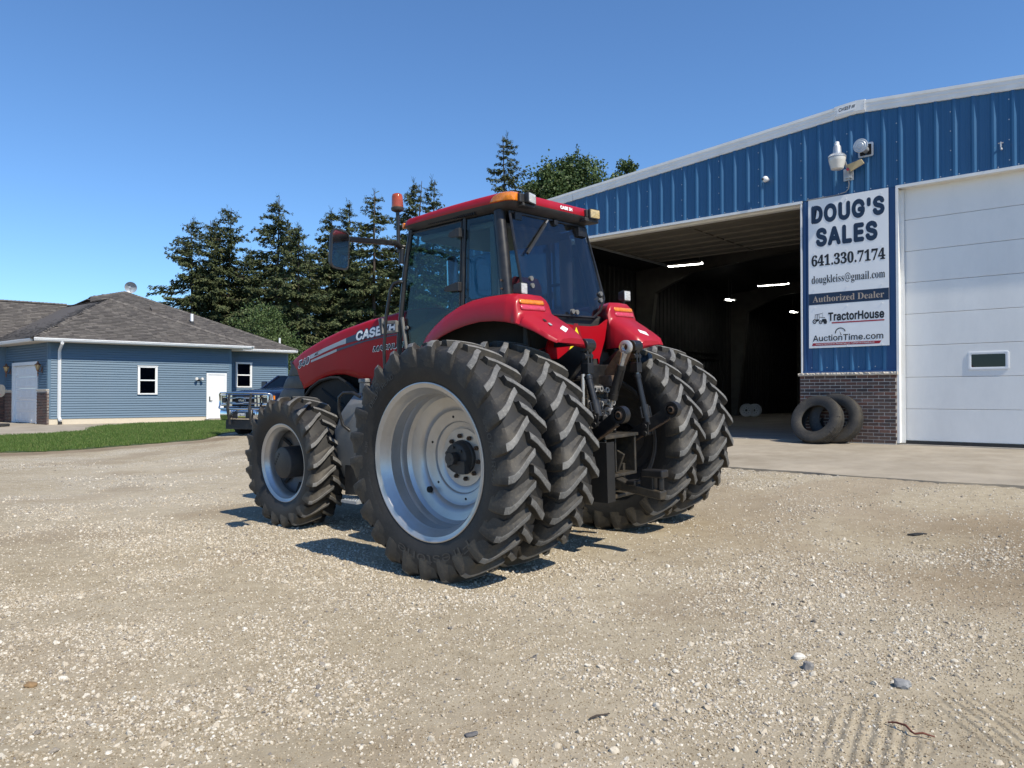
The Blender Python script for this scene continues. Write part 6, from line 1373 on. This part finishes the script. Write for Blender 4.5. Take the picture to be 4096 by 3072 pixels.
for s in (1, -1):
    mb = MB(); mb.bb(-2.35,-2.25,*sorted((s*1.05,s*1.26)),1.50,1.82); mb.bar((-2.30,s*.9,1.56),(-2.30,s*1.1,1.58),.06,.05); mb.build('wing_mirror', MT['navy'], TK, bevel=.03)
mb = MB(); mb.loft([[(x, y*w, z) for y in (-1,-.9,-.3,.3,.9,1)] for x, w, z in ((-.10,.66,.93),(-.06,.70,1.0),(-.06,.72,1.30),(-.10,.70,1.36))]); mb.build('grille_back', MT['blackdull'], TK)
for z, h in ((.97,.035),(1.065,.055),(1.25,.055),(1.335,.035)):
    mb = MB(); mb.loft([[(-.045-.02*abs(y), y, z-h/2), (-.015-.02*abs(y), y, z), (-.045-.02*abs(y), y, z+h/2)] for y in np.linspace(-.72, .72, 13)]); mb.build('grille_bar', MT['chrome'], TK, smooth=50)
for s in (1, -1):
    mb = MB(); mb.loft([[(-.05,s*.46,z),(-.03,s*.56,z),(-.05,s*.66,z)] for z in (.97,1.33)]); mb.build('grille_side', MT['chrome'], TK, smooth=40)
    mb = MB(); mb.loft([[(x, s*(.82+u), 1.17+v) for u, v in rrect(.32*k, .38*k, .05*k)] for x, k in ((-.15,1.),(-.085,.98),(-.075,.9),(-.085,.86),(-.085,.76),(-.07,.72),(-.075,.60),(-.10,.56))], closed=True, cap=True); hl = mb.build('headlight', MT['chrome'], TK, smooth=35)
    mb = MB(); mb.loft([[(x, s*(.81+u), 1.17+v) for u, v in rrect(.14, .17, .03)] for x in (-.10,-.072)], closed=True, cap=True); mb.build('lamp_lens', MT['blackplastic'], hl)
    mb = MB(); mb.loft([[(-.13,s*.985,z),(-.24,s*1.012,z),(-.36,s*1.014,z)] for z in (1.0,1.34)]); mb.build('chrome_corner', MT['chrome'], TK, smooth=40)
    mb = MB(); mb.loft([[(-.25,s*1.018,z),(-.34,s*1.020,z)] for z in (1.19,1.31)]); mb.build('side_marker', MT['amber'], TK)
mb = MB(); rows = []
for z, o in ((.52,-.10),(.58,-.02),(.66,.0),(.80,.0),(.88,-.03),(.91,-.08)): rows.append([(o-.10*abs(y)**3, y, z) for y in np.linspace(-1.02, 1.02, 17)])
mb.loft(rows); mb.build('bumper', MT['chrome'], TK, smooth=40)
mb = MB(); mb.bb(.002,.014,-.40,.40,.60,.80); mb.bb(-.15,-.05,-.72,.72,.25,.53); mb.build('air_dam', MT['blackplastic'], TK, bevel=.02)
mb = MB(); mb.lathe([(0,0),(.012,.14),(.0,.15)], 32, (0,0,0), axis='x', M=Matrix.Translation((-.005,0,1.16)) @ Matrix.Scale(.44, 4, (0,0,1))); em = mb.build('badge', MT['navyprint'], TK, smooth=40)
mb = MB(); mb.lathe([(.010,.132),(.013,.142),(.0,.152)], 32, (0,0,0), axis='x', M=Matrix.Translation((-.004,0,1.16)) @ Matrix.Scale(.44, 4, (0,0,1))); mb.build('badge_rim', MT['chrome'], em, smooth=40)
put_text('lettering', 'Ford', .18, .065, lambda u, t: (.016, -.09+u, 1.13+t), MT['chrome'], em, bold=.01, shear=.3)
mb = MB(); mb.bb(.016,.020,-.155,.155,.63,.785); pl = mb.build('number_plate', MT['whiteprint'], TK)
put_text('lettering', 'DGM 310', .25, .065, lambda u, t: (.022, -.125+u, .67+t), MT['navyprint'], pl, bold=.02)
mb = MB(); mb.bb(.0202,.0212,-.15,.15,.632,.665); mb.build('plate_band', MT['yellow'], pl); mb = MB(); mb.bb(.0202,.0212,-.15,.15,.755,.782); mb.build('plate_band', MT['navyprint'], pl)
for s in (1, -1):
    mb = MB(); mb.prism([(.04,.40),(.10,.40),(.20,.90),(.12,1.36),(.06,1.36),(.12,.90)], 'y', s*.44-.03, s*.44+.03); up = mb.build('guard_upright', MT['blackplastic'], TK, bevel=.012)
    mb = MB(); mb.prism([(-.02,.42),(.06,.42),(.06,.86),(-.02,.86)], 'y', s*.44-s*.02, s*.44+s*.07); mb.build('mount_plate', MT['chrome'], up)
    mb = MB(); mb.tube([(.10,s*.44,.90),(.06,s*.85,.90),(-.10,s*1.06,.92),(-.16,s*1.08,1.0),(-.16,s*1.08,1.25),(-.12,s*1.05,1.36),(-.02,s*.92,1.40),(.06,s*.7,1.40),(.08,s*.44,1.40)], .025, 8); mb.build('guard_wing', MT['chrome'], TK, smooth=60)
mb = MB(); mb.tube([(.085,-.46,1.40),(.085,.46,1.40)], .024, 8); mb.tube([(.13,-.44,.90),(.13,.44,.90)], .032, 8); mb.tube([(.115,-.44,1.10),(.115,-.2,1.10),(.115,-.12,1.07),(.115,.12,1.07),(.115,.2,1.10),(.115,.44,1.10)], .018, 8); mb.tube([(.105,-.44,1.23),(.105,-.2,1.23),(.105,-.12,1.26),(.105,.12,1.26),(.105,.2,1.23),(.105,.44,1.23)], .018, 8); mb.build('guard_bars', MT['chrome'], TK, smooth=60)
mb = MB(); mb.lathe([(-.12,.22),(-.13,.33),(-.10,.39),(0,.405),(.10,.39),(.13,.33),(.12,.22)], 40); wt = mb.mesh('tyre', MT['rubber'], smooth=40)
mb = MB(); mb.lathe([(.12,.23),(.10,.21),(.06,.12),(.08,.0)], 32); wr = mb.mesh('wheel', MT['chrome'], smooth=40)
for x in (-1.0, -5.05):
    for s in (1, -1):
        w = link('wheel', wr, TK, (x, s*.86, .405)); w.rotation_euler = (0, 0, 0 if s > 0 else PI); link('tyre', wt, w)
mb = MB(); mb.bb(-5.6,-.3,-.7,.7,.35,.6); mb.build('chassis', MT['blackdull'], TK)

# ------------------------------------------------------------------ odds and ends lying on the gravel
def ground_at(x, y):
    return float(hg(x, y)+math.exp(-((x+2)**2/300+(y-9)**2/300))*(.030*(fbm(np.array([x*.9]), np.array([y*.9]), 3)[0]-.5)+.022*(fbm(np.array([x*3.1+5]), np.array([y*3.1]), 2)[0]-.5)))
def lying(name, label, cat, x, y, dz=0., rz=0): return thing(name, label, cat, Matrix.Translation((x, y, ground_at(x, y)+dz)) @ Matrix.Rotation(R(rz), 4, 'Z'))
def rock(label, x, y, sx, sy, sz, col, seed, rz=0):
    g = np.random.default_rng(seed); bm = bmesh.new(); bmesh.ops.create_icosphere(bm, subdivisions=3, radius=.5)
    ph = g.random(6)*6
    for v in bm.verts:
        c = v.co; f = 1+.16*math.sin(3*c.x+ph[0])+.14*math.sin(4*c.y+ph[1]+2*c.z)+.10*math.sin(9*c.x+6*c.y+ph[2])+.05*g.normal()
        c *= f; c.x = max(-.42, min(.40, c.x)); c.z = max(-.38, min(.40, c.z)); c.x *= sx; c.y *= sy; c.z *= sz
    me = bpy.data.meshes.new('rock'); bm.to_mesh(me); bm.free(); me.materials.append(mat('rock_'+str(seed), col, .9, var=.25, vscale=25, bump=.004, bscale=60)); me.shade_smooth(); me.set_sharp_from_angle(angle=R(30))
    o = link('rock', me, None, (x, y, ground_at(x, y)+sz*.22)); o.rotation_euler = (g.normal(0,.15), g.normal(0,.15), R(rz)); return tag(o, label, 'rock')
rock('flat dark grey slate lying on the gravel near the bottom edge, left of centre', -.18, 3.42, .070, .045, .022, (.13,.125,.125), 301, 20)
rock('pale squarish stone standing out on the right of the gravel', 1.66, 4.42, .085, .055, .050, (.55,.52,.46), 302, 10)
rock('dark upright stone just below the pale squarish one', 1.65, 4.26, .060, .050, .065, (.22,.21,.20), 303, 60)
rock('largest grey stone at right, above the tyre tracks', 2.04, 3.98, .10, .065, .060, (.24,.24,.24), 304, -20)
rock('rust brown stone alone on the left side of the gravel', -2.52, 4.0, .075, .05, .04, (.25,.16,.08), 305, 5)
t = lying('rusty_wire', 'bent rusty wire lying across the tyre track at lower right', 'wire', 1.80, 3.46, .012)
mb = MB(); mb.tube([(-.055,.085,.0),(-.035,.055,.012),(-.012,.01,.018),(-.008,-.03,.008),(.0,-.045,.004),(.03,-.055,.012),(.07,-.08,.006)], [.004,.0045,.005,.005,.0045,.005,.003], 6); mb.build('wire', MT['redrust'], t, smooth=60)
t = lying('dark_scrap', 'dark flat scrap of rubber on the gravel between tractor and apron', 'scrap', 3.99, 7.5, .01, 15)
mb = MB(); mb.loft([[(x, y, .003+.003*math.sin(25*x+30*y)) for x in np.linspace(-.09+.02*(y < 0), .09, 7)] for y in np.linspace(-.035, .03, 4)]); q = mb.build('rubber_piece', MT['rubber'], t); q.modifiers.new('t', 'SOLIDIFY').thickness = .008
t = lying('dry_stick', 'thin dry stick lying on the gravel in the middle foreground', 'stick', .42, 3.62, .012, 25)
mb = MB(); mb.tube([(-.06,0,0),(-.02,.006,.004),(.02,.002,.003),(.055,.009,.0)], [.004,.005,.0045,.003], 6); mb.build('stick', MT['trunk'], t, smooth=60)
